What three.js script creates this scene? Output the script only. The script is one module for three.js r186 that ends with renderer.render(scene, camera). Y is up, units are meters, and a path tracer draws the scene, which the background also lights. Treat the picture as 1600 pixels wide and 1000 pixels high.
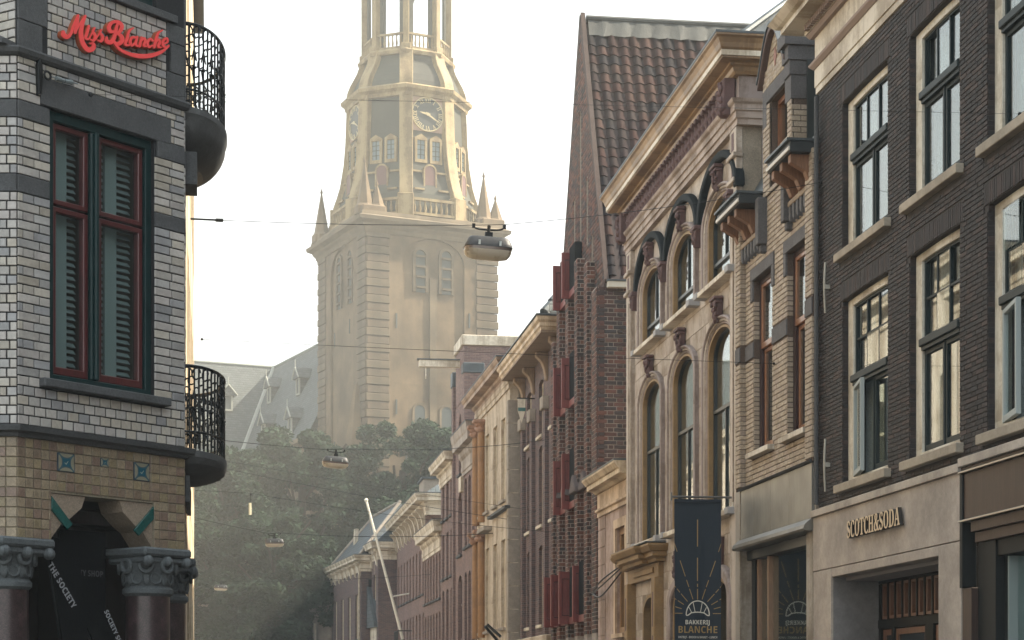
import * as THREE from 'three';
import { mergeGeometries, toCreasedNormals } from 'three/addons/utils/BufferGeometryUtils.js';
import { TextGeometry } from 'three/addons/geometries/TextGeometry.js';
import { FontLoader } from 'three/addons/loaders/FontLoader.js';

// ------------------------------------------------------------------ camera, sky, sun, exposure
// World: the street runs along -z, y is up, metres. The lens is shifted upwards (horizon below the frame).
const scene = new THREE.Scene();
const YAW = THREE.MathUtils.degToRad(7.85), EYE = 1.6, FPX = 2900;
const camera = new THREE.PerspectiveCamera(2 * Math.atan(1080 / FPX) * 180 / Math.PI, 1600 / 2160, 0.2, 900);
camera.position.set(0, EYE, 0);
camera.rotation.y = -YAW;
camera.setViewOffset(1600, 2160, 0, 0, 1600, 1000);
camera.updateMatrixWorld(true); camera.updateProjectionMatrix();

const sunDir = new THREE.Vector3(0.715, 0.7, -0.03).normalize();
{ // bright hazy summer sky: even milky air, brighter round the sun
  const W = 256, H = 128, d = new Float32Array(W * H * 4);
  for (let j = 0; j < H; j++) for (let i = 0; i < W; i++) {
    const el = ((j + 0.5) / H - 0.5) * Math.PI, az = ((i + 0.5) / W - 0.5) * 2 * Math.PI;
    const v = new THREE.Vector3(Math.cos(el) * Math.cos(az), Math.sin(el), Math.cos(el) * Math.sin(az));
    const g = Math.max(0, v.dot(sunDir)), glow = 0.5 * Math.pow(g, 6) + 0.9 * Math.pow(g, 40);
    const hz = Math.pow(1 - Math.max(0, v.y), 3), k = (j * W + i) * 4, b = 0.58;
    d[k] = b * (0.78 + 0.28 * hz + glow); d[k + 1] = b * (0.9 + 0.15 * hz + 0.93 * glow); d[k + 2] = b * (1.0 - 0.03 * hz + 0.78 * glow); d[k + 3] = 1;
  }
  const t = new THREE.DataTexture(d, W, H, THREE.RGBAFormat, THREE.FloatType);
  t.mapping = THREE.EquirectangularReflectionMapping; t.magFilter = t.minFilter = THREE.LinearFilter; t.needsUpdate = true;
  scene.background = t; scene.environment = t;
}
const sun = new THREE.DirectionalLight(new THREE.Color().setRGB(1, 0.88, 0.69), 5);
sun.position.copy(sunDir).multiplyScalar(160).add(new THREE.Vector3(4, 0, -60));
sun.target.position.set(4, 0, -60); scene.add(sun, sun.target);
sun.castShadow = true; sun.shadow.radius = 2; sun.shadow.mapSize.set(4096, 4096);
Object.assign(sun.shadow.camera, { left: -110, right: 110, top: 110, bottom: -110, near: 1, far: 400 });
const renderer = new THREE.WebGLRenderer({ antialias: true });
renderer.setSize(1024, 640); renderer.shadowMap.enabled = true;
renderer.toneMapping = THREE.LinearToneMapping; renderer.toneMappingExposure = 3.05;
scene.fog = new THREE.FogExp2(new THREE.Color().setRGB(0.96, 0.96, 0.91), 0.0013);

// ------------------------------------------------------------------ helpers
let seed = 7;
const rnd = () => { seed = (seed * 1664525 + 1013904223) >>> 0; return seed / 4294967296; };
const rr = (a, b) => a + (b - a) * rnd();
const C = (r, g, b) => new THREE.Color().setRGB(r, g, b);
const V3 = (x, y, z) => new THREE.Vector3(x, y, z);
function noiseGrid(n, f, rs) { // tileable value noise, n px, f cells
  const g = Array.from({ length: f * f }, () => rs()), o = new Float32Array(n * n), s = t => t * t * (3 - 2 * t);
  for (let y = 0; y < n; y++) for (let x = 0; x < n; x++) {
    const fx = x / n * f, fy = y / n * f, x0 = Math.floor(fx), y0 = Math.floor(fy), tx = s(fx - x0), ty = s(fy - y0);
    const a = g[(y0 % f) * f + x0 % f], b = g[(y0 % f) * f + (x0 + 1) % f], c = g[((y0 + 1) % f) * f + x0 % f], d = g[((y0 + 1) % f) * f + (x0 + 1) % f];
    o[y * n + x] = (a * (1 - tx) + b * tx) * (1 - ty) + (c * (1 - tx) + d * tx) * ty;
  }
  return o;
}
function fbm(n, fs, ws) { const o = new Float32Array(n * n); fs.forEach((f, i) => { const g = noiseGrid(n, f, rnd); for (let k = 0; k < o.length; k++) o[k] += g[k] * ws[i]; }); const t = ws.reduce((a, b) => a + b); for (let k = 0; k < o.length; k++) o[k] /= t; return o; }
function tex(n, f, size, srgb = true) { // f(x,y,k) -> [r,g,b] 0..1; size in metres
  const d = new Uint8Array(n * n * 4);
  for (let y = 0; y < n; y++) for (let x = 0; x < n; x++) { const k = y * n + x, c = f(x, y, k); for (let i = 0; i < 3; i++) d[k * 4 + i] = Math.max(0, Math.min(255, c[i] * 255)); d[k * 4 + 3] = 255; }
  const t = new THREE.DataTexture(d, n, n); t.wrapS = t.wrapT = THREE.RepeatWrapping; t.magFilter = THREE.LinearFilter; t.minFilter = THREE.LinearMipmapLinearFilter; t.generateMipmaps = true;
  if (srgb) t.colorSpace = THREE.SRGBColorSpace; t.repeat.set(1 / size, 1 / size); t.needsUpdate = true; return t;
}
const N1 = fbm(512, [4, 9, 23, 61, 140], [3, 2, 1.6, 1.2, 1]), N2 = fbm(512, [6, 40, 120, 230], [1, 1, 1.4, 1.4]), N3 = fbm(512, [3, 7, 16], [3, 2, 1]);
const st = (v, a, b) => Math.max(0, Math.min(1, (v - a) / (b - a)));
const T = {
  grain: tex(512, (x, y, k) => { const v = 0.74 + 0.36 * (N1[k] - 0.3); return [v, v, v]; }, 1.7),
  fine: tex(512, (x, y, k) => { const v = 0.72 + 0.45 * (N2[k] - 0.35); return [v, v, v * 0.99]; }, 0.8),
  bump: tex(512, (x, y, k) => { const v = N2[k]; return [v, v, v]; }, 0.6, false),
  bumpc: tex(512, (x, y, k) => { const v = 0.5 * N1[k] + 0.5 * N2[k]; return [v, v, v]; }, 1.1, false),
  stain: tex(512, (x, y, k) => { const s = N1[(y >> 3) * 512 + x], w = 0.5 * s + 0.5 * N1[k], p = st(w, 0.44, 0.66); return [0.99 - 0.25 * p, 0.98 - 0.28 * p, 0.965 - 0.31 * p]; }, 2.3),
  zinc: tex(512, (x, y, k) => { const w = 0.6 * N3[k] + 0.4 * N1[(y >> 2) * 512 + x]; const v = 0.62 + 0.5 * (w - 0.35); return [v, v * 1.0, v * 1.0]; }, 1.9),
  patina: tex(512, (x, y, k) => { const p = st(N1[k], 0.42, 0.66); return [0.80 - 0.3 * p, 0.86 - 0.12 * p, 0.84 - 0.08 * p]; }, 1.3),
  blotch: tex(512, (x, y, k) => { const w = 0.5 * N3[k] + 0.3 * N1[k] + 0.2 * N1[(y >> 3) * 512 + x], v = 0.52 + 0.9 * (w - 0.28); return [v, v * 0.985, v * 0.96]; }, 8.3),
  granite: tex(512, (x, y, k) => { const v = 0.45 + 1.1 * (N2[k] - 0.42); return [v, v * 0.96, v * 0.97]; }, 0.35),
  wood: tex(512, (x, y, k) => { const v = 0.72 + 0.4 * (N2[(y >> 4) * 512 + x] - 0.35); return [v, v * 0.97, v * 0.95]; }, 0.9),
};
function brickTex(cols, mortar, L, h, size, n = 1024) { // far walls only: single bricks cannot be told apart there
  const nr = Math.round(size / h), nc = Math.round(size / L), hsh = (a, b) => { const s = Math.sin(a * 127.1 + b * 311.7) * 43758.5; return s - Math.floor(s); };
  const f = (x, y, k) => {
    const fy = y / n * nr, r = Math.floor(fy), fx = x / n * nc + (r % 2) * 0.5, c = Math.floor(fx) % nc, dx = (fx - Math.floor(fx)), dy = fy - r;
    const m = dy < 0.16 || dx < 0.05, kk = ((y >> 1) % 512) * 512 + (x >> 1) % 512;
    const col = cols[Math.floor(hsh(c, r) * cols.length)], g = 0.8 + 0.5 * (N1[kk] - 0.35);
    return [m, col, g];
  };
  const map = tex(n, (x, y, k) => { const [m, col, g] = f(x, y, k), c = m ? mortar : col; return c.map(v => Math.pow(Math.min(1, v * g), 1 / 2.2)); }, size);
  const bump = tex(n >> 1, (x, y, k) => { const [m] = f(x * 2, y * 2, 0); const v = m ? 0 : 0.8; return [v, v, v]; }, size, false);
  return { map, bump };
}
function mat(col, rough = 0.85, o = {}) {
  const { map, bump, bs, ...rest } = o;
  const m = new (o.clearcoat || o.transmission || o.sheen || o.specularIntensity ? THREE.MeshPhysicalMaterial : THREE.MeshStandardMaterial)({ color: Array.isArray(col) ? C(...col) : col, roughness: rough, side: THREE.DoubleSide, ...rest });
  if (map) m.map = map; if (bump) { m.bumpMap = bump; m.bumpScale = bs ?? 0.004; }
  return m;
}
const strip = g => { let q = g.index ? g.toNonIndexed() : g.clone(); for (const k of Object.keys(q.attributes)) if (k !== 'position' && k !== 'color') q.deleteAttribute(k); q.morphAttributes = {}; return q; };
function boxUV(g, off = [0, 0]) { // uv in metres from the faces' own plane
  const p = g.attributes.position, n = p.count, uv = new Float32Array(n * 2), a = V3(), b = V3(), c = V3(), e = V3(), f = V3();
  for (let i = 0; i < n; i += 3) {
    a.fromBufferAttribute(p, i); b.fromBufferAttribute(p, i + 1); c.fromBufferAttribute(p, i + 2);
    e.subVectors(b, a).cross(f.subVectors(c, a)); const x = Math.abs(e.x), y = Math.abs(e.y), z = Math.abs(e.z);
    [a, b, c].forEach((v, k) => { const u = z >= x && z >= y ? [v.x, v.y] : x >= y ? [v.z + 0.37, v.y] : [v.x, v.z + 0.71]; uv[(i + k) * 2] = u[0] + off[0]; uv[(i + k) * 2 + 1] = u[1] + off[1]; });
  }
  g.setAttribute('uv', new THREE.BufferAttribute(uv, 2)); return g;
}
function fin(geos, smooth) {
  geos = (Array.isArray(geos) ? geos : [geos]).filter(Boolean).map(strip);
  let g = geos.length > 1 ? mergeGeometries(geos) : geos[0];
  if (smooth) g = toCreasedNormals(g, smooth === true ? 0.6 : smooth); else g.computeVertexNormals();
  return boxUV(g);
}
const used = new Map();
function uname(n) { const k = used.get(n) || 0; used.set(n, k + 1); return k ? `${n}_${String(k).padStart(3, '0')}` : n; }
function shade(o) { o.castShadow = o.receiveShadow = true; return o; }
function part(parent, name, geos, m, smooth, label) { const o = shade(new THREE.Mesh(fin(geos, smooth), m)); o.name = name; if (label) o.userData.label = label; parent.add(o); return o; }
function tag(o, label, category, group, kind) { if (label) o.userData.label = label; if (category) o.userData.category = category; if (group) o.userData.group = group; if (kind) o.userData.kind = kind; return o; }
function thing(name, label, category, pos = [0, 0, 0], ry = 0, group) { const o = new THREE.Group(); o.name = uname(name); o.position.set(...pos); o.rotation.y = ry; scene.add(o); o.updateMatrixWorld(true); return tag(o, label, category, group); }
function sub(parent, name) { const o = new THREE.Group(); o.name = name; parent.add(o); return o; }
function structure(name, geos, m, smooth) { const o = part(scene, uname(name), geos, m, smooth); o.userData.kind = 'structure'; return o; }
// geometry
function box(x0, x1, y0, y1, z0, z1) { const g = new THREE.BoxGeometry(Math.abs(x1 - x0), Math.abs(y1 - y0), Math.abs(z1 - z0)); g.translate((x0 + x1) / 2, (y0 + y1) / 2, (z0 + z1) / 2); return g; }
function cbox(x0, x1, y0, y1, z0, z1, c = 0.008) { // box with chamfered edges
  const lo = [x0, y0, z0], hi = [x1, y1, z1], P = [], pt = (s, ax) => s.map((v, i) => v > 0 ? hi[i] - (i === ax ? 0 : c) : lo[i] + (i === ax ? 0 : c));
  const quad = (a, b, d, e) => P.push(...a, ...b, ...d, ...a, ...d, ...e);
  const ctr = [0, 1, 2].map(i => (lo[i] + hi[i]) / 2);
  const tri = (a, b, d) => { const n = V3(...b).sub(V3(...a)).cross(V3(...d).sub(V3(...a))), m = V3(...a).add(V3(...b)).add(V3(...d)).multiplyScalar(1 / 3).sub(V3(...ctr)); n.dot(m) < 0 ? P.push(...a, ...d, ...b) : P.push(...a, ...b, ...d); };
  const q = (a, b, d, e) => { tri(a, b, d); tri(a, d, e); };
  for (let ax = 0; ax < 3; ax++) { const u = (ax + 1) % 3, v = (ax + 2) % 3; for (const s of [-1, 1]) { const f = (su, sv) => { const k = [0, 0, 0]; k[ax] = s; k[u] = su; k[v] = sv; return pt(k, ax); }; q(f(-1, -1), f(1, -1), f(1, 1), f(-1, 1)); } }
  for (let ax = 0; ax < 3; ax++) { const u = (ax + 1) % 3, v = (ax + 2) % 3; for (const su of [-1, 1]) for (const sv of [-1, 1]) { const f = (s, a) => { const k = [0, 0, 0]; k[ax] = s; k[u] = su; k[v] = sv; return pt(k, a); }; q(f(-1, u), f(1, u), f(1, v), f(-1, v)); } }
  for (const a of [-1, 1]) for (const b of [-1, 1]) for (const d of [-1, 1]) tri(pt([a, b, d], 0), pt([a, b, d], 1), pt([a, b, d], 2));
  const g = new THREE.BufferGeometry(); g.setAttribute('position', new THREE.Float32BufferAttribute(P, 3)); return g;
}
const shp = pts => new THREE.Shape(pts.map(p => new THREE.Vector2(p[0], p[1])));
function ext(s, z0, z1, bev = 0, cs = 10) { // Shape or points in x,y pulled out from z0 to z1
  if (Array.isArray(s)) s = shp(s);
  const g = new THREE.ExtrudeGeometry(s, { depth: z1 - z0 - bev * (bev ? 1 : 0), bevelEnabled: bev > 0, bevelThickness: bev, bevelSize: bev, bevelOffset: -bev, bevelSegments: 1, curveSegments: cs, steps: 1 });
  g.translate(0, 0, z0); return g;
}
function holePath(pts) { return new THREE.Path(pts.map(p => new THREE.Vector2(p[0], p[1]))); }
function rectPts(x0, x1, y0, y1) { return [[x0, y0], [x1, y0], [x1, y1], [x0, y1]]; }
function archPts(cx, hw, y0, ys, rise, n = 14) { // opening with elliptic head: right bottom, up, over, down
  const p = [[cx - hw, y0], [cx + hw, y0]]; for (let i = 0; i <= n; i++) { const t = Math.PI * i / n; p.push([cx + hw * Math.cos(t), ys + rise * Math.sin(t)]); } return p;
}
function segPts(x0, x1, y0, y1, rise, n = 8) { // y1 = height at the sides, segmental head
  const p = [[x0, y0], [x1, y0]]; for (let i = 0; i <= n; i++) { const t = i / n; p.push([x1 + (x0 - x1) * t, y1 + rise * 4 * t * (1 - t)]); } return p;
}
function ring(outer, inner, z0, z1, bev = 0) { const s = shp(outer); s.holes.push(holePath(inner)); return ext(s, z0, z1, bev); }
function wallWith(outline, holes, z0, z1) { const s = shp(outline); for (const h of holes) s.holes.push(holePath(h)); return ext(s, z0, z1); }
function sweep(profile, path, closed = false) { // profile: closed polygon of [out, y]; path: plan polyline of [x, z]; out is to the right-hand side when walking (towards +z for a path along +x)
  const n = path.length, M = [];
  for (let i = 0; i < n; i++) {
    const nrm = k => { const a = path[(k + n) % n], b = path[(k + 1 + n) % n], dx = b[0] - a[0], dz = b[1] - a[1], l = Math.hypot(dx, dz); return [-dz / l, dx / l]; };
    if (!closed && i === 0) M.push(nrm(0)); else if (!closed && i === n - 1) M.push(nrm(n - 2));
    else { const a = nrm(i - 1), b = nrm(i), k = 1 + a[0] * b[0] + a[1] * b[1]; M.push([(a[0] + b[0]) / k, (a[1] + b[1]) / k]); }
  }
  const P = [], at = (i, p) => [path[i % n][0] + M[i % n][0] * p[0], p[1], path[i % n][1] + M[i % n][1] * p[0]], m = profile.length;
  for (let i = 0; i < (closed ? n : n - 1); i++) for (let j = 0; j < m; j++) { const a = at(i, profile[j]), b = at(i + 1, profile[j]), c = at(i + 1, profile[(j + 1) % m]), d = at(i, profile[(j + 1) % m]); P.push(...a, ...b, ...c, ...a, ...c, ...d); }
  if (!closed) { const tr = THREE.ShapeUtils.triangulateShape(profile.map(p => new THREE.Vector2(...p)), []); for (const [a, b, c] of tr) { P.push(...at(0, profile[a]), ...at(0, profile[c]), ...at(0, profile[b])); P.push(...at(n - 1, profile[a]), ...at(n - 1, profile[b]), ...at(n - 1, profile[c])); } }
  const g = new THREE.BufferGeometry(); g.setAttribute('position', new THREE.Float32BufferAttribute(P, 3)); return g;
}
function tube(pts, r, seg = 6, n) { const c = new THREE.CatmullRomCurve3(pts.map(p => V3(...p)), false, 'centripetal'); return new THREE.TubeGeometry(c, n || Math.max(2, pts.length * 4), r, seg, false); }
function rod(a, b, r0, r1 = r0, seg = 8) { const A = V3(...a), B = V3(...b), d = B.clone().sub(A), g = new THREE.CylinderGeometry(r1, r0, d.length(), seg); g.applyQuaternion(new THREE.Quaternion().setFromUnitVectors(V3(0, 1, 0), d.normalize())); g.translate((A.x + B.x) / 2, (A.y + B.y) / 2, (A.z + B.z) / 2); return g; }
function lathe(pts, seg = 20) { return new THREE.LatheGeometry(pts.map(p => new THREE.Vector2(...p)), seg); }
const mv = (g, x, y, z, ry = 0) => { if (ry) g.rotateY(ry); g.translate(x, y, z); return g; };
function frameM(x, z, ry) { return new THREE.Matrix4().makeRotationY(ry).setPosition(x, 0, z); }
function hip(b, y0, y1, rz0, rz1, o = {}) { // roof over box b=[x0,x1,z0,z1] with ridge from rz0 to rz1 (points [x,z])
  const [x0, x1, z0, z1] = b, A = [x0, y0, z0], B = [x1, y0, z0], D = [x1, y0, z1], E = [x0, y0, z1], R = [rz0[0], y1, rz0[1]], S = [rz1[0], y1, rz1[1]], P = [];
  const t = (...v) => v.forEach(q => P.push(...q));
  if (o.along === 'z') { t(A, R, B); t(E, D, S); t(A, E, S, A, S, R); t(B, R, S, B, S, D); } else { t(A, E, R); t(B, S, D); t(A, R, S, A, S, B); t(E, D, S, E, S, R); }
  const g = new THREE.BufferGeometry(); g.setAttribute('position', new THREE.Float32BufferAttribute(P, 3)); return g;
}
// ------------------------------------------------------------------ bricks: real pieces; the largest 300 of a wall set are parts, the rest one mass
const _p = V3();
function pxSize(m, w, h) { // how large a piece at matrix m shows, 0 outside the frame
  _p.setFromMatrixPosition(m).applyMatrix4(camera.matrixWorldInverse); const D = -_p.z; if (D < 1) return 0;
  const x = 800 + FPX * _p.x / D, y = 1080 - FPX * _p.y / D; if (x < -8 || x > 1608 || y < -8 || y > 1008) return 0;
  const e = m.elements, vx = e[12], vz = e[14], l = Math.hypot(vx, vz), cs = Math.abs(e[8] * vx + e[10] * vz) / l; return w * h * Math.max(0.05, cs) / (D * D);
}
function pieceGeo(w, h, d, c, off) { // chamfered front, no back
  const x = w / 2, y = h / 2, P = [], q = (a, b, e, f) => P.push(...a, ...b, ...e, ...a, ...e, ...f), zc = d - c;
  const F = [[-x + c, -y + c, d], [x - c, -y + c, d], [x - c, y - c, d], [-x + c, y - c, d]], R = [[-x, -y, zc], [x, -y, zc], [x, y, zc], [-x, y, zc]], B = [[-x, -y, 0], [x, -y, 0], [x, y, 0], [-x, y, 0]];
  q(...F); for (let i = 0; i < 4; i++) { const j = (i + 1) % 4; q(R[i], R[j], F[j], F[i]); q(B[i], B[j], R[j], R[i]); }
  const g = new THREE.BufferGeometry(); g.setAttribute('position', new THREE.Float32BufferAttribute(P, 3)); g.computeVertexNormals(); return boxUV(g, off);
}
class Pieces {
  constructor(parent, name, cols, o = {}) { Object.assign(this, { parent, name, cols, list: [], c: 0.005, max: 300, jit: 0.004, rot: 0.006 }, o); this.mats = cols.map(c => mat(c, o.rough ?? 0.85, o.mat || {})); this.cache = new Map(); parent.updateMatrixWorld(true); }
  add(M, u, v, w, h, d, ci, z = 0, rz = 0) { const m = new THREE.Matrix4().makeRotationZ(rz + rr(-this.rot, this.rot)); m.setPosition(u, v, z + rr(-this.jit, this.jit)); this.list.push({ m: M.clone().multiply(m), w, h, d, ci: ci ?? Math.floor(Math.pow(rnd(), this.bias || 1) * this.cols.length) }); }
  face(M, o) { // o: u0,u1,v0,v1,h,L,joint,d,bond,holes[(v0,v1)=>[[a,b]..]],z
    const { u0, u1, v0, v1, h, L, joint = 0.01, d = 0.02, bond = 'run', holes = [], z = 0, H = L / 2, ph = 0, cols } = o;
    const n = Math.round((v1 - v0) / h), hh = (v1 - v0) / n;
    for (let k = 0; k < n; k++) {
      const a = v0 + k * hh, b = a + hh; let iv = [[u0, u1]];
      for (const f of holes) for (const [p, q] of f(a, b)) iv = iv.flatMap(([s, e]) => q <= s || p >= e ? [[s, e]] : [[s, p], [q, e]].filter(r => r[1] - r[0] > 0.012));
      for (const [s, e] of iv) {
        const cuts = [s]; let pos, i = 0;
        if (bond === 'run' || bond === 'head') { const W = bond === 'head' ? H : L; pos = Math.floor((s - ph) / W) * W + ph + (k % 2 ? W / 2 : 0); while (pos < e) { if (pos > s + 0.03 && pos < e - 0.03) cuts.push(pos + (o.wob ? rr(-o.wob, o.wob) : 0)); pos += W; } }
        else { const W = L + H; pos = Math.floor((s - ph) / W - 1) * W + ph + (k % 2 ? (L + H) / 2 : 0); while (pos < e) { if (pos > s + 0.03 && pos < e - 0.03) cuts.push(pos + (o.wob ? rr(-o.wob, o.wob) : 0)); pos += (i++ % 2 ? H : L); } }
        cuts.push(e);
        for (let c = 0; c + 1 < cuts.length; c++) { const w = cuts[c + 1] - cuts[c] - joint; if (w > 0.008) this.add(M, (cuts[c] + cuts[c + 1]) / 2, (a + b) / 2, w, hh - joint, d, cols ? cols[Math.floor(rnd() * cols.length)] : undefined, z); }
      }
    }
  }
  flush(stuffName) {
    const PM = this.parent.matrixWorld; for (const b of this.list) b.s = pxSize(PM.clone().multiply(b.m), b.w, b.h);
    this.list.sort((a, b) => b.s - a.s); let i = 0;
    for (; i < this.list.length && i < this.max && this.list[i].s > 0; i++) {
      const b = this.list[i], v = i % 3, key = [Math.round(b.w * 100), Math.round(b.h * 200), Math.round(b.d * 200), v].join();
      if (!this.cache.has(key)) this.cache.set(key, pieceGeo(Math.round(b.w * 100) / 100 || 0.01, Math.round(b.h * 200) / 200 || 0.005, b.d, Math.min(this.c, b.w / 3, b.h / 3), [rnd() * 2, rnd() * 2]));
      const o = shade(new THREE.Mesh(this.cache.get(key), this.mats[b.ci])); o.name = i ? `${this.name}_${String(i).padStart(3, '0')}` : this.name; b.m.decompose(o.position, o.quaternion, o.scale); this.parent.add(o);
    }
    const rest = this.list.slice(i); if (!rest.length) return;
    const gs = rest.map(b => { const g = pieceGeo(b.w, b.h, b.d, Math.min(this.c, b.w / 3, b.h / 3), [rnd() * 2, rnd() * 2]); g.applyMatrix4(b.m); const n = g.attributes.position.count, a = new Float32Array(n * 3), c = this.mats[b.ci].color; for (let k = 0; k < n; k++) { a[k * 3] = c.r; a[k * 3 + 1] = c.g; a[k * 3 + 2] = c.b; } g.setAttribute('color', new THREE.BufferAttribute(a, 3)); return g; });
    const mm = this.mats[0].clone(); mm.color.setRGB(1, 1, 1); mm.vertexColors = true;
    const o = shade(new THREE.Mesh(mergeGeometries(gs), mm)); o.name = stuffName || `${this.name}_field`; o.userData.kind = 'stuff'; this.parent.add(o);
  }
}
const rectHole = (a, b, c, d) => (v0, v1) => v1 > c + 0.004 && v0 < d - 0.004 ? [[a, b]] : [];
const archHole = (cx, hw, y0, ys, rise) => (v0, v1) => { const v = (v0 + v1) / 2; if (v < y0 || v > ys + rise) return []; const k = v <= ys ? hw : hw * Math.sqrt(Math.max(0, 1 - ((v - ys) / rise) ** 2)); return [[cx - k, cx + k]]; };
const glass = new THREE.MeshPhysicalMaterial({ color: C(0.9, 0.96, 0.95), roughness: 0.02, transmission: 1, thickness: 0, ior: 1.52, side: THREE.DoubleSide });
const glassDark = mat([0.012, 0.018, 0.02], 0.06, { specularIntensity: 1 });
const GL = (parent, x0, x1, y0, y1, z, m = glass) => part(parent, 'pane', box(x0, x1, y0, y1, z, z + 0.006), m);
// ------------------------------------------------------------------ setting: ground, street, pavements
const mAsph = mat([0.16, 0.13, 0.11], 0.9, { map: T.grain, bump: T.bump, bs: 0.006 }), mPave = mat([0.3, 0.27, 0.24], 0.9, { map: T.fine, bump: T.bump, bs: 0.004 });
structure('ground', box(-150, 150, -0.5, -0.01, -280, 60), mat([0.13, 0.12, 0.1], 0.95, { map: T.grain }));
structure('street', box(0.5, 6.5, -0.006, 0, -125, 30), mAsph);
structure('pavement', box(6.5, 8.3, -0.006, 0.12, -125, 30), mPave);
structure('pavement', [box(-2.4, 0.5, -0.006, 0.12, -125, -15), box(-2.4, 0.5, -0.006, 0.12, -5, 30)], mPave);
const font = await new FontLoader().loadAsync('fonts/droid/droid_sans_bold.typeface.json');
const fontR = await new FontLoader().loadAsync('fonts/droid/droid_sans_regular.typeface.json');
const fontS = await new FontLoader().loadAsync('fonts/droid/droid_serif_bold.typeface.json');
function textGeo(s, size, depth, f = font, sx = 1, bev = 0) { const g = new TextGeometry(s, { font: f, size, depth, curveSegments: 5, bevelEnabled: bev > 0, bevelSize: bev, bevelThickness: bev, bevelSegments: 1 }); g.computeBoundingBox(); g.translate(-(g.boundingBox.min.x + g.boundingBox.max.x) / 2, 0, 0); g.scale(sx, 1, 1); return g; }
function canvasTex(w, h, draw) { const c = document.createElement('canvas'); c.width = w; c.height = h; draw(c.getContext('2d'), w, h); const t = new THREE.CanvasTexture(c); t.colorSpace = THREE.SRGBColorSpace; t.magFilter = THREE.LinearFilter; t.anisotropy = 8; return t; }

// shared materials
const M = {
  iron: mat([0.012, 0.014, 0.016], 0.45, { metalness: 0.6, bump: T.bump, bs: 0.001 }),
  dark: mat([0.012, 0.013, 0.014], 0.9), black: mat([0.006, 0.006, 0.007], 0.8, { map: T.fine }),
  stoneD: mat([0.11, 0.115, 0.125], 0.85, { map: T.fine, bump: T.bump, bs: 0.003 }),
  teal: mat([0.007, 0.042, 0.047], 0.42, { map: T.wood, specularIntensity: 0.5 }),
  red: mat([0.12, 0.018, 0.02], 0.4, { map: T.wood, clearcoat: 0.3, clearcoatRoughness: 0.3 }),
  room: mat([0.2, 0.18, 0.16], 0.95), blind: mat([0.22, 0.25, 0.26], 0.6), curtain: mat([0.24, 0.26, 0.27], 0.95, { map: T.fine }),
  zinc: mat([0.46, 0.46, 0.43], 0.4, { metalness: 0.35, map: T.zinc, bump: T.bumpc, bs: 0.003 }),
  lead: mat([0.16, 0.19, 0.21], 0.5, { metalness: 0.4, map: T.zinc, bump: T.bumpc, bs: 0.006 }),
};
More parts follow.
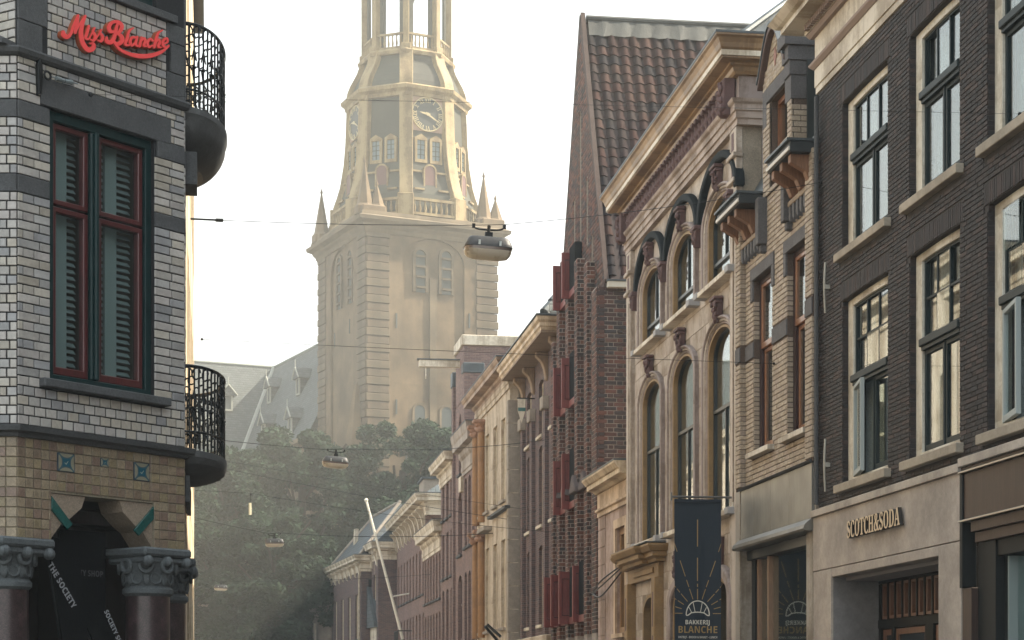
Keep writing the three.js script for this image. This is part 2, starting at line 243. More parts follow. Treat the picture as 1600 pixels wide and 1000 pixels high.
// ------------------------------------------------------------------ corner house with glazed bricks (left)
{
  const W = 1.985, Q = Math.PI / 4, h = thing('corner_house', 'corner house of pale glazed bricks with dark stone bands and a chamfered corner', 'house', [-2.093, 0, -16.86], Q);
  const F0 = new THREE.Matrix4(), F1 = frameM(W, 0, Q + 0.024), F2 = frameM(0, 0, THREE.MathUtils.degToRad(-52.85)), F3 = frameM(0, 0, THREE.MathUtils.degToRad(-83.1));
  const on = (M4, g) => { const q = strip(g); q.applyMatrix4(M4); return q; };
  const grout = mat([0.022, 0.024, 0.03], 0.95, { map: T.fine });
  const win = [0.36, 1.6, 4.4, 6.85];
  part(h, 'wall', [wallWith(rectPts(0, W, 3.9, 8.11), [rectPts(...win)], -0.3, -0.006), wallWith(rectPts(0, W, 8.11, 12), [rectPts(0.36, 1.63, 8.12, 10.4)], -0.3, -0.006),
    on(F2, box(-3, 0, 3.9, 7.25, -0.3, -0.006)), on(F3, box(-3, 0, 7.25, 12, -0.3, -0.006))], grout);
  // street side wall in daylight
  const mCream = mat([0.66, 0.56, 0.42], 0.9, { map: T.stain, bump: T.bump, bs: 0.003 });
  const sw = []; for (let i = 0; i < 5; i++) for (const [a, b] of [[4.5, 6.7], [7.9, 9.9]]) sw.push(rectPts(3.1 + i * 1.75, 4.1 + i * 1.75, a, b));
  for (let i = 0; i < 4; i++) sw.push(rectPts(2.9 + i * 2.1, 4.5 + i * 2.1, 0.6, 3.2));
  part(h, 'side_wall', [on(F1, wallWith(rectPts(0.02, 11.5, 3.9, 12), sw.filter(r => r[0][1] > 4).concat([rectPts(0.55, 1.45, 7.32, 9.4), rectPts(0.55, 1.45, 4.0, 6.2)]), -0.3, -0.006)), on(F1, wallWith(rectPts(1.6, 11.5, 0, 3.86), sw.filter(r => r[0][1] < 1), -0.3, -0.006))], mCream);
  for (const r of sw.concat([rectPts(0.55, 1.45, 7.32, 9.4), rectPts(0.55, 1.45, 4.0, 6.2)])) { const w = sub(h, 'window'), [a, b, c, d] = [r[0][0], r[1][0], r[0][1], r[2][1]]; w.applyMatrix4(F1);
    part(w, 'frame', [ring(rectPts(a + .003, b - .003, c + .003, d - .003), rectPts(a + .09, b - .09, c + .09, d - .09), -0.2, -0.1), box((a + b) / 2 - .04, (a + b) / 2 + .04, c + .09, d - .09, -0.19, -0.11)], M.teal); part(w, 'pane', box(a + .02, b - .02, c + .02, d - .02, -0.17, -0.16), glassDark); }
  part(h, 'roof', [on(F1, box(-0.5, 11.5, 12, 12.3, -8, 0.15)), box(-2, W + 0.1, 12.31, 12.6, -3, 0.2)], M.lead);
  // glazed bricks
  const bk = new Pieces(h, 'brick', [[0.64, 0.605, 0.565], [0.58, 0.555, 0.525], [0.66, 0.615, 0.54], [0.51, 0.5, 0.49], [0.6, 0.56, 0.535], [0.42, 0.42, 0.43], [0.58, 0.53, 0.455]], { rough: 0.36, mat: { map: T.grain, bump: T.bump, bs: 0.0012 }, c: 0.004, jit: 0.002, rot: 0.004, bias: 1.25 });
  const R = rectHole, hB = 0.0815, o = { h: hB, joint: 0.011, d: 0.02, z: -0.012 };
  bk.face(F0, { ...o, u0: 0.33, u1: 1.75, v0: 7.31, v1: 8.02, L: 0.25, bond: 'head', H: 0.125, holes: [] });
  bk.face(F0, { ...o, u0: 0, u1: W, v0: 7.1, v1: 7.225, L: 0.25, bond: 'head', H: 0.125 });
  bk.face(F0, { ...o, u0: 0, u1: 0.255, v0: 6.84, v1: 7.1, L: 0.26, bond: 'run' });
  bk.face(F0, { ...o, u0: 1.80, u1: W, v0: 6.87, v1: 7.1, L: 0.37, bond: 'run' });
  for (const [a, b] of [[6.18, 6.68], [4.4, 6.02]]) bk.face(F0, { ...o, u0: 0, u1: 0.36, v0: a, v1: b, L: 0.24, H: 0.12, ph: 0, bond: 'fl' });
  for (const [a, b] of [[6.17, 6.70], [4.4, 6.03]]) bk.face(F0, { ...o, u0: 1.6, u1: W, v0: a, v1: b, L: 0.22, H: 0.165, ph: 1.6, bond: 'fl' });
  bk.face(F0, { ...o, u0: 0, u1: W, v0: 3.965, v1: 4.4, L: 0.25, bond: 'head', H: 0.125, holes: [R(0.243, 1.738, 4.325, 4.6)] });
  for (const [a, b] of [[6.84, 7.225], [6.18, 6.68], [3.965, 6.02]]) { bk.face(F2, { ...o, u0: -0.9, u1: 0, v0: a, v1: b, L: 0.12, H: 0.065, bond: 'fl' }); bk.face(F1, { ...o, u0: 0, u1: 0.55, v0: a, v1: b, L: 0.2, bond: 'run' }); }
  bk.face(F3, { ...o, u0: -1.2, u1: -0.02, v0: 7.31, v1: 8.6, L: 0.22, bond: 'run' });
  bk.flush('brick_field');
  // dark stone
  const S = (x0, x1, y0, y1, z = 0.012, name = 'stone_block') => part(h, name, cbox(x0, x1, y0, y1, -0.05, z, 0.006), M.stoneD);
  S(0.245, 1.805, 6.855, 7.098, 0.014, 'lintel'); S(0.002, 0.352, 6.682, 6.836); S(1.633, W - .002, 6.70, 6.866); S(0.002, 0.352, 6.022, 6.178); S(1.605, W - .002, 6.032, 6.168);
  S(0.002, 0.27, 7.312, 7.55); S(0.002, 0.325, 7.556, 7.86); S(0.002, 0.27, 7.866, 8.3); S(1.752, W - .002, 7.312, 7.55); S(1.8, W - .002, 7.556, 7.84); S(1.752, W - .002, 7.846, 8.02);
  S(0.3, 1.86, 8.025, 8.1, 0.05, 'window_sill');
  for (const [a, b] of [[6.682, 6.836], [6.022, 6.178]]) for (const [f, u0, u1] of [[F2, -0.9, -0.004], [F1, 0.004, 0.54]]) part(h, 'stone_block', on(f, cbox(u0, u1, a, b, -0.05, 0.01, 0.005)), M.stoneD);
  part(h, 'stone_block', on(F1, cbox(0.004, 0.5, 7.312, 9.5, -0.05, 0.012, 0.006)), M.stoneD);
  part(h, 'stone_coping', on(F3, ext([[-1.1, 7.3], [-0.02, 7.3], [-0.02, 7.34], [-0.75, 7.72], [-1.1, 7.72]], -0.02, 0.16)), M.stoneD);
  const plan = (n1, n2) => { const p2 = V3(-n1, 0, 0).applyMatrix4(F2), p1 = V3(n2, 0, 0).applyMatrix4(F1); return [[p2.x, p2.z], [0, 0], [W, 0], [p1.x, p1.z]]; };
  part(h, 'string_course', sweep([[-0.04, 7.226], [0.02, 7.226], [0.05, 7.245], [0.065, 7.28], [0.06, 7.298], [0.01, 7.31], [-0.04, 7.31]], plan(1.2, 0.5)), M.stoneD);
  part(h, 'cornice', sweep([[-0.04, 3.855], [0.03, 3.855], [0.045, 3.885], [0.1, 3.90], [0.115, 3.945], [0.02, 3.963], [-0.04, 3.963]], plan(1.2, 0.5)), M.stoneD);
  part(h, 'window_sill', cbox(0.235, 1.745, 4.325, 4.402, -0.05, 0.09, 0.008), M.stoneD);
  // the big window with louvred shutters behind the panes
  { const w = sub(h, 'window'), [a, b, c, d] = win, z = -0.15;
    part(w, 'frame', [ring(rectPts(a + .002, b - .002, c + .003, d - .003), rectPts(a + .075, b - .075, c + .07, d - .09), z, z + 0.11, 0.006), cbox(0.865, 0.965, c + .07, d - .09, z, z + .115, .012), cbox(0.89, 0.94, c + .07, d - .09, z + .114, z + .15, .012)], M.teal);
    for (const [p, q] of [[a + .078, 0.862], [0.968, b - .078]]) for (const [r, s] of [[4.475, 6.0], [6.02, 6.755]]) {
      part(w, 'sash', [ring(rectPts(p, q, r, s), rectPts(p + .055, q - .055, r + (r < 5 ? .075 : .05), s - .05), z + .012, z + .075, 0.008)], M.red);
      part(w, 'pane', box(p + .05, q - .05, r + .045, s - .045, z + .03, z + .036), glass);
    }
    for (const [p, q] of [[a + .09, 0.85], [0.98, b - .09]]) { const sh = part(w, 'shutter', [box((p + q) / 2 - .07, (p + q) / 2 + .07, 4.5, 6.75, z - .09, z - .06), box(p, q, 4.46, 4.52, z - .09, z - .06), box(p, q, 6.0, 6.06, z - .09, z - .06)], M.blind);
      const lv = []; for (let y = 4.56; y < 6.74; y += 0.062) { const g = box(p, q, -0.027, 0.027, -0.004, 0.004); g.rotateX(-0.75); g.translate(0, y, z - .11); lv.push(g); } part(sh, 'louvre', lv, M.blind); }
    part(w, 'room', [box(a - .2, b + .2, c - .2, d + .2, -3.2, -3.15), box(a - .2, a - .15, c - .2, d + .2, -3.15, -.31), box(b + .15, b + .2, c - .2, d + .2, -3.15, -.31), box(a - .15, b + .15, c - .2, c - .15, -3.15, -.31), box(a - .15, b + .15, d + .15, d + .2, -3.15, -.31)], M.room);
  }
  { const w = sub(h, 'window'); part(w, 'frame', [ring(rectPts(0.362, 1.628, 8.122, 10.39), rectPts(0.44, 1.55, 8.2, 10.3), -0.15, -0.05, .006)], M.teal); part(w, 'sash', ring(rectPts(0.442, 1.548, 8.202, 10.298), rectPts(0.5, 1.49, 8.28, 10.24), -0.14, -0.08, .006), M.red); part(w, 'pane', box(0.47, 1.52, 8.25, 10.27, -0.12, -0.114), glassDark); }
  // ground floor: glazed tiles, ornament tiles, portal
  part(h, 'wall', [wallWith([[0, 2.96], [0.374, 2.96], [0.374, 3.39], [1.597, 3.39], [1.597, 2.96], [W, 2.96], [W, 3.86], [0, 3.86]], [], -0.35, -0.006), on(F2, box(-3, 0, 2.96, 3.86, -0.35, -0.006)), on(F1, box(0.004, 1.6, 2.96, 3.86, -0.35, -0.006))], mat([0.36, 0.31, 0.23], 0.9, { map: T.fine }));
  const tl = new Pieces(h, 'tile', [[0.42, 0.33, 0.23], [0.35, 0.26, 0.19], [0.46, 0.37, 0.26], [0.33, 0.23, 0.18], [0.4, 0.32, 0.2]], { rough: 0.38, mat: { map: T.fine, bump: T.bumpc, bs: 0.002 }, c: 0.003, jit: 0.0015, rot: 0.005 });
  const orn = [[0.44, 0.64, 3.586, 3.764], [0.94, 1.04, 3.675, 3.764], [1.34, 1.54, 3.586, 3.764]];
  const to = { v0: 2.962, v1: 3.853, h: 0.0905, joint: 0.007, d: 0.014, z: -0.01, bond: 'grid' };
  const grid = (f, u0, u1, L, holes) => { for (let u = u0; u < u1 - .01; u += L) { const e = Math.min(u + L, u1); tl.face(f, { ...to, u0: u, u1: e, L: 100, bond: 'run', ph: -40, holes }); } };
  const tl0 = []; { const gh = [R(0.374, 1.597, 2.9, 3.404), ...orn.map(r => R(r[0], r[1], r[2], r[3]))]; grid(F0, 0.0, 0.44, 0.088, gh); grid(F0, 0.44, 1.56, 0.1, gh); grid(F0, 1.56, W, 0.1063, gh); }
  grid(F2, -0.9, 0, 0.1, []); grid(F1, 0.004, 1.6, 0.12, []);
  tl.flush('tile_field');
  orn.forEach(([a, b, c, d]) => {
    const t = canvasTex(128, 128, (g, w, hh) => { g.fillStyle = '#1c2730'; g.fillRect(0, 0, w, hh); g.fillStyle = '#3d5a63'; g.fillRect(6, 6, 116, 116); g.fillStyle = '#8d8a78'; g.beginPath(); g.arc(64, -28, 60, 0, 7); g.arc(64, 156, 60, 0, 7); g.fill(); g.beginPath(); g.arc(-28, 64, 60, 0, 7); g.fill(); g.beginPath(); g.arc(156, 64, 60, 0, 7); g.fill(); g.fillStyle = '#203a4c'; g.fillRect(0, 0, 128, 7); g.fillRect(0, 121, 128, 7); g.fillRect(0, 0, 7, 128); g.fillRect(121, 0, 7, 128); g.fillStyle = '#12586c'; g.beginPath(); g.moveTo(34, 34); g.quadraticCurveTo(64, 46, 94, 34); g.quadraticCurveTo(82, 64, 94, 94); g.quadraticCurveTo(64, 82, 34, 94); g.quadraticCurveTo(46, 64, 34, 34); g.fill(); g.strokeStyle = '#a9b3a2'; g.lineWidth = 4; g.beginPath(); g.moveTo(52, 66); g.lineTo(62, 76); g.lineTo(78, 54); g.stroke(); });
    const o = part(h, 'ornament_tile', cbox(a + .004, b - .004, c + .004, d - .004, -0.01, 0.008, 0.003), mat([0.85, 0.85, 0.85], 0.28, { map: t, bump: T.bump, bs: 0.001 }), false, 'blue patterned tile');
    const p = o.geometry.attributes.position, uv = o.geometry.attributes.uv; for (let i = 0; i < p.count; i++) uv.setXY(i, (p.getX(i) - a) / (b - a), (p.getY(i) - c) / (d - c));
  });
  const mTan = mat([0.45, 0.36, 0.28], 0.5, { map: T.fine, bump: T.bump, bs: 0.002 }), mGreen = mat([0.012, 0.13, 0.12], 0.22, { map: T.fine, clearcoat: 0.5 });
  for (const s of [-1, 1]) { const X = a => s < 0 ? a : 1.971 - a, P = l => l.map(([a, b]) => [X(a), b]);
    part(h, 'portal_bracket', [ext(P([[0.376, 2.964], [0.376, 3.386], [0.78, 3.386], [0.74, 3.28], [0.6, 3.17], [0.5, 3.11]]), -0.33, -0.02)], mTan);
    part(h, 'green_tile_band', ext(P([[0.378, 3.36], [0.378, 3.24], [0.56, 3.07], [0.62, 3.12]]), -0.019, 0.004, 0.003), mGreen); }
  // dark porch
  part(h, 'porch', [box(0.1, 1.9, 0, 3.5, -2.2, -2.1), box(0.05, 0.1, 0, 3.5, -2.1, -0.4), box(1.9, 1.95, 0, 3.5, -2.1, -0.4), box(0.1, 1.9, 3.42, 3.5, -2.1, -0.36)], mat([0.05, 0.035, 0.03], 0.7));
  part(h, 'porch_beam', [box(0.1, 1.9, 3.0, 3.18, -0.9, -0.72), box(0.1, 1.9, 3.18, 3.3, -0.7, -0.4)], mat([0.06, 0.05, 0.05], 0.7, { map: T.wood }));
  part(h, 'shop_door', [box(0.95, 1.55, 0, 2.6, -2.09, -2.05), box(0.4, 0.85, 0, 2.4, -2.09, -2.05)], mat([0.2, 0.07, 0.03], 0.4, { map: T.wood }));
  // columns with carved capitals
  const gran = mat([0.16, 0.105, 0.11], 0.34, { map: T.granite, clearcoat: 0.25, clearcoatRoughness: 0.3 }), capM = mat([0.14, 0.16, 0.175], 0.75, { map: T.fine, bump: T.bumpc, bs: 0.006 });
  for (const [f, u, z, r] of [[F0, 0.05, -0.2, 0.19], [F0, 1.635, -0.13, 0.215], [F1, 1.25, -0.2, 0.2]]) {
    const c = sub(h, 'column'); c.applyMatrix4(f.clone().multiply(new THREE.Matrix4().setPosition(u, 0, z)));
    part(c, 'shaft', lathe([[r, 0.2], [r, 1], [r * 0.97, 2.52]], 28), gran, true);
    const cap = [lathe([[r * 0.95, 2.5], [r * 1.12, 2.53], [r * 1.12, 2.57], [r * 0.98, 2.6], [r * 1.05, 2.7], [r * 1.25, 2.8], [r * 1.3, 2.82], [0.01, 2.82]], 28), cbox(-0.3, 0.3, 2.875, 2.958, -0.3, 0.3, 0.02), cbox(-0.27, 0.27, 2.81, 2.876, -0.27, 0.27, 0.02)];
    for (let i = 0; i < 8; i++) { const t = i * Math.PI / 4, s = V3(Math.cos(t), 0, Math.sin(t)); const g = new THREE.TorusGeometry(0.06, 0.022, 6, 12); g.rotateY(-t + Math.PI / 2); g.translate(s.x * r * 1.24, 2.79, s.z * r * 1.24); cap.push(g);
      const l = new THREE.SphereGeometry(0.05, 8, 6); l.scale(0.8, 1.6, 0.5); l.rotateY(-t + Math.PI / 2); l.translate(s.x * r * 1.05, 2.68, s.z * r * 1.05); cap.push(l); const m2 = new THREE.TorusGeometry(0.05, 0.012, 5, 10); m2.rotateY(-t - 0.39 + Math.PI / 2); m2.translate(Math.cos(t + .39) * r * 1.06, 2.67, Math.sin(t + .39) * r * 1.06); cap.push(m2); }
    for (const sx of [-1, 0, 1]) { const g = new THREE.SphereGeometry(0.055, 8, 6); g.translate(sx * 0.24, 2.83, 0.27); cap.push(g); const g2 = new THREE.SphereGeometry(0.055, 8, 6); g2.translate(0.27, 2.83, sx * 0.24); cap.push(g2); }
    part(c, 'capital', cap, capM, 0.7);
  }
  // round balconies on the street side
  const stoneB = mat([0.12, 0.125, 0.13], 0.85, { map: T.grain, bump: T.bumpc, bs: 0.008 });
  for (const [yt, cove] of [[7.285, 0.34], [3.95, 0.12]]) {
    const b = sub(h, 'balcony'); b.applyMatrix4(F1.clone().multiply(new THREE.Matrix4().setPosition(1.0, 0, 0)));
    const n = 26, el = (i, k, m = 0) => { const t = Math.PI * i / n; return [Math.cos(t) * (1.0 * k + m), Math.sin(t) * (0.42 * k + m)]; };
    const lv = [[0.95, yt], [1.0, yt - .01], [1.0, yt - .07], [0.97, yt - .1]]; for (let i = 1; i <= 7; i++) { const t = i / 7; lv.push([0.97 - 0.55 * Math.pow(t, 1.6), yt - .1 - cove * Math.pow(t, 0.75)]); }
    const P = []; for (let j = 0; j + 1 < lv.length; j++) for (let i = 0; i < n; i++) { const q = (ii, l) => { const e = el(ii, l[0]); return [e[0], l[1], e[1]]; }; const A = q(i, lv[j]), B = q(i + 1, lv[j]), D = q(i + 1, lv[j + 1]), E2 = q(i, lv[j + 1]); P.push(...A, ...B, ...D, ...A, ...D, ...E2); }
    for (const [l, s] of [[lv[0], 1], [lv[lv.length - 1], -1]]) for (let i = 0; i < n; i++) { const a = el(i, l[0]), c2 = el(i + 1, l[0]); P.push(0, l[1], 0, ...(s > 0 ? [c2[0], l[1], c2[1], a[0], l[1], a[1]] : [a[0], l[1], a[1], c2[0], l[1], c2[1]])); }
    const g = new THREE.BufferGeometry(); g.setAttribute('position', new THREE.Float32BufferAttribute(P, 3)); part(b, 'slab', g, stoneB, 0.5);
    const path = (y, m) => Array.from({ length: n + 1 }, (_, i) => { const e = el(i, 0.93, m); return [e[0], y, e[1]]; });
    part(b, 'top_rail', tube(path(yt + .82, 0), 0.017, 6, 60), M.iron, true); part(b, 'bottom_rail', tube(path(yt + .18, 0), 0.012, 6, 60), M.iron, true);
    for (let i = 0; i <= n; i++) { const e = el(i, 0.93), t = Math.PI * i / n, ang = Math.atan2(Math.cos(t) * 0.42, -Math.sin(t)); const bar = [rod([e[0], yt + .02, e[1]], [e[0], yt + .81, e[1]], 0.0095, 0.0095, 6)];
      for (const [yy, rr2] of i % 2 ? [[0.69, 0.055], [0.52, 0.035], [0.3, 0.05], [.05, .045]] : [[.62, .04], [.4, .05]]) { const s = new THREE.TorusGeometry(rr2, 0.008, 5, 14, 5.2); s.rotateY(ang); const o2 = el(i + 0.55, 0.93); s.translate(o2[0], yt + yy + .06, o2[1]); bar.push(s); }
      if (i % 2 === 0) { const o3 = el(i + 0.5, 0.93), o4 = el(i - 0.5, 0.93); bar.push(tube([[e[0], yt + .6, e[1]], [o3[0], yt + .47, o3[1]]], 0.007, 5), tube([[e[0], yt + .6, e[1]], [o4[0], yt + .47, o4[1]]], 0.007, 5), tube([[e[0], yt + .25, e[1]], [o3[0], yt + .4, o3[1]]], 0.007, 5)); const sp = new THREE.SphereGeometry(0.02, 6, 5); sp.translate(e[0], yt + .4, e[1]); bar.push(sp); }
      part(b, 'baluster', bar, M.iron, true); }
  }
  part(h, 'corbel', on(F1, ext([[0.1, 6.55], [0.55, 6.55], [0.62, 6.85], [0.05, 6.85]], 0, 0.12)), M.stoneD);
  part(h, 'corbel', on(F1, ext([[0.1, 3.45], [1.6, 3.45], [1.7, 3.7], [0.05, 3.7]], 0.008, 0.05)), M.stoneD);
}
// the red script sign on the corner house (letters as brush strokes: [x, y, half width])
{
  const s = thing('shop_sign', 'red script lettering sign with a swash on the pale glazed brick wall', 'sign', [-2.093, 0, -16.86], Math.PI / 4);
  const K = 0.000914, KY = 0.000709, SH = 0.000256, map = (x, y) => [0.3595 + K * x, 7.744 + SH * x - KY * y];
  const strokes = [
    [[112, 318, 22], [118, 352, 30], [158, 380, 26], [205, 340, 18], [240, 235, 14], [296, 105, 12]], [[300, 102, 13], [283, 200, 22], [262, 322, 19]], [[262, 320, 10], [322, 205, 10], [390, 108, 12]], [[388, 110, 14], [350, 210, 24], [333, 340, 26], [362, 470, 28], [430, 548, 30], [488, 522, 30], [486, 468, 20], [448, 462, 9]],
    [[432, 240, 15], [408, 330, 17], [392, 392, 17], [425, 408, 11], [462, 350, 8], [505, 262, 9]], [[505, 265, 10], [484, 310, 15], [512, 370, 19], [490, 428, 15], [452, 412, 9]], [[515, 415, 9], [550, 360, 8], [598, 280, 9], [575, 325, 15], [606, 380, 19], [586, 436, 15], [545, 424, 9]],
    [[748, 312, 16], [704, 305, 24], [690, 245, 25], [738, 188, 19], [818, 188, 22], [858, 246, 25], [826, 312, 22], [782, 336, 13]], [[800, 205, 15], [776, 300, 22], [752, 398, 24], [708, 452, 27], [660, 436, 26], [658, 388, 13]], [[790, 336, 13], [848, 372, 25], [856, 432, 27], [806, 474, 24], [752, 448, 18]],
    [[1008, 262, 8], [955, 302, 14], [926, 400, 18], [902, 478, 18], [940, 492, 11], [975, 470, 8]], [[1045, 392, 13], [992, 388, 16], [964, 446, 19], [988, 494, 15], [1035, 455, 11]], [[1058, 380, 14], [1038, 478, 17], [1068, 504, 10], [1092, 480, 8]],
    [[1118, 388, 13], [1090, 504, 17]], [[1100, 455, 9], [1150, 398, 13], [1164, 436, 17], [1146, 496, 16], [1178, 508, 9]], [[1262, 432, 15], [1232, 408, 14], [1196, 460, 18], [1214, 514, 16], [1262, 496, 9]],
    [[1398, 292, 8], [1344, 328, 13], [1312, 420, 18], [1284, 518, 17]], [[1300, 465, 9], [1346, 414, 13], [1358, 450, 17], [1342, 514, 16], [1378, 524, 9]], [[1408, 480, 9], [1466, 448, 13], [1456, 400, 13], [1414, 428, 16], [1404, 488, 17], [1440, 524, 14], [1488, 494, 8]],
    [[745, 462, 12], [820, 545, 18], [930, 602, 22], [1080, 636, 28], [1230, 632, 28], [1380, 584, 20], [1486, 508, 7]]];
  const outline = (st, grow) => { const c = new THREE.CatmullRomCurve3(st.map(p => V3(p[0], p[1], p[2])), false, 'centripetal'), n = st.length * 6, L = [], Rr = [], pts = c.getPoints(n);
    pts.forEach((p, i) => { const a = pts[Math.max(0, i - 1)], b = pts[Math.min(n, i + 1)], dx = b.x - a.x, dy = b.y - a.y, l = Math.hypot(dx, dy) || 1, r = Math.max(4, p.z) + grow; L.push([p.x - dy / l * r, p.y + dx / l * r]); Rr.push([p.x + dy / l * r, p.y - dx / l * r]); }); return [L, Rr, pts]; };
  const body = [], face = [];
  strokes.forEach((st, si) => { for (const [grow, z0, z1, list] of [[6, 0.012, 0.055 + si * 0.0007, body], [0, 0.05, 0.062 + si * 0.0009, face]]) {
    const [L, Rr, pts] = outline(st, grow); // quads along the stroke, round ends
    for (let i = 0; i + 1 < L.length; i++) list.push(ext([map(...L[i]), map(...L[i + 1]), map(...Rr[i + 1]), map(...Rr[i])].reverse(), z0, z1 + (i % 2) * 0.0003));
    for (const p of [pts[0], pts[pts.length - 1]]) { const r = Math.max(4, p.z) + grow; list.push(ext(Array.from({ length: 12 }, (_, k) => map(p.x + r * Math.cos(k * Math.PI / 6), p.y + r * Math.sin(k * Math.PI / 6))), z0, z1 + 0.00015)); } } });
  part(s, 'letter_body', body, mat([0.32, 0.075, 0.03], 0.5)); part(s, 'letter_face', face, mat([0.85, 0.06, 0.06], 0.5));
}
// black awnings and sign in the porch
{
  const cloth = mat([0.008, 0.009, 0.011], 1, { map: T.fine, bump: T.bump, bs: 0.002, specularIntensity: 0.15 }), ink = mat([0.3, 0.31, 0.33], 0.8), inkD = mat([0.05, 0.05, 0.055], 0.8);
  const mk = (label, quad, txt, tx, ty, rot, size, im) => { const t = thing('awning', label, 'awning', [-2.093, 0, -16.86], Math.PI / 4);
    const g = new THREE.BufferGeometry(), [a, b, c, d] = quad, e = quad.map(p => [p[0], p[1], p[2] - 0.02]); const P = []; const q = (A, B, Cc, D) => P.push(...A, ...B, ...Cc, ...A, ...Cc, ...D); q(a, b, c, d); q(...e); q(a, b, e[1], e[0]); q(b, c, e[2], e[1]); q(c, d, e[3], e[2]); q(d, a, e[0], e[3]); g.setAttribute('position', new THREE.Float32BufferAttribute(P, 3)); part(t, 'cloth', g, cloth);
    const z = quad[0][2] + 0.004; const tg = textGeo(txt, size, 0.004, font, 0.92); tg.rotateZ(rot); tg.translate(tx, ty, z); part(t, 'lettering', tg, im); 
    part(t, 'arm', rod([quad[0][0], quad[0][1], quad[0][2] - .03], [quad[3][0], quad[3][1], quad[3][2] - .03], 0.012), M.iron); };
  mk('black awning cloth with slanting white capitals beside the left porch column', [[0.44, 3.02, -0.14], [0.80, 2.95, -0.14], [0.98, 1.6, -0.14], [0.62, 2.05, -0.14]].map(p => p), 'THE SOCIETY', 0.585, 2.55, -0.94, 0.062, ink);
  mk('black upright panel with faint grey capitals in the middle of the porch', [[0.72, 3.1, -0.3], [1.26, 3.1, -0.3], [1.26, 2.36, -0.3], [0.72, 2.36, -0.3]], 'SOCIETY SHOP', 0.98, 2.68, 0, 0.056, inkD);
  mk('black awning cloth with slanting white capitals beside the right porch column', [[0.86, 2.36, -0.2], [1.22, 2.36, -0.2], [1.44, 1.7, -0.2], [1.3, 1.6, -0.2]], 'SOCIETY SHOP', 1.26, 2.16, -1.05, 0.05, ink);
}
// ------------------------------------------------------------------ right side: dark brick house with shops
const RY = -Math.PI / 2; // right-hand houses: local x runs along the street towards the camera, local z points into the street
function roomBox(parent, a, b, c, d, dep = 3.6, z = -0.31, m = M.room) { return part(parent, 'room', [box(a - .25, b + .25, c - .25, d + .25, z - dep, z - dep + .05), box(a - .25, a - .2, c - .25, d + .25, z - dep + .05, z), box(b + .2, b + .25, c - .25, d + .25, z - dep + .05, z), box(a - .2, b + .2, c - .25, c - .2, z - dep + .05, z), box(a - .2, b + .2, d + .2, d + .25, z - dep + .05, z)], m); }
function curtainGeo(x0, x1, y0, y1, z, amp = 0.025, wl = 0.11) { const n = Math.max(4, Math.round((x1 - x0) / wl * 6)), pts = []; for (let i = 0; i <= n; i++) { const x = x0 + (x1 - x0) * i / n; pts.push([x, z + amp * Math.sin(x / wl * 6.283) * (0.7 + 0.3 * Math.sin(x * 7))]); } const f = pts, b = pts.map(p => [p[0], p[1] - .004]).reverse(); const s = shp(f.concat(b).map(p => [p[0], -p[1]])); const g = new THREE.ExtrudeGeometry(s, { depth: y1 - y0, bevelEnabled: false }); g.rotateX(-Math.PI / 2); g.translate(0, y0, 0); return g; }
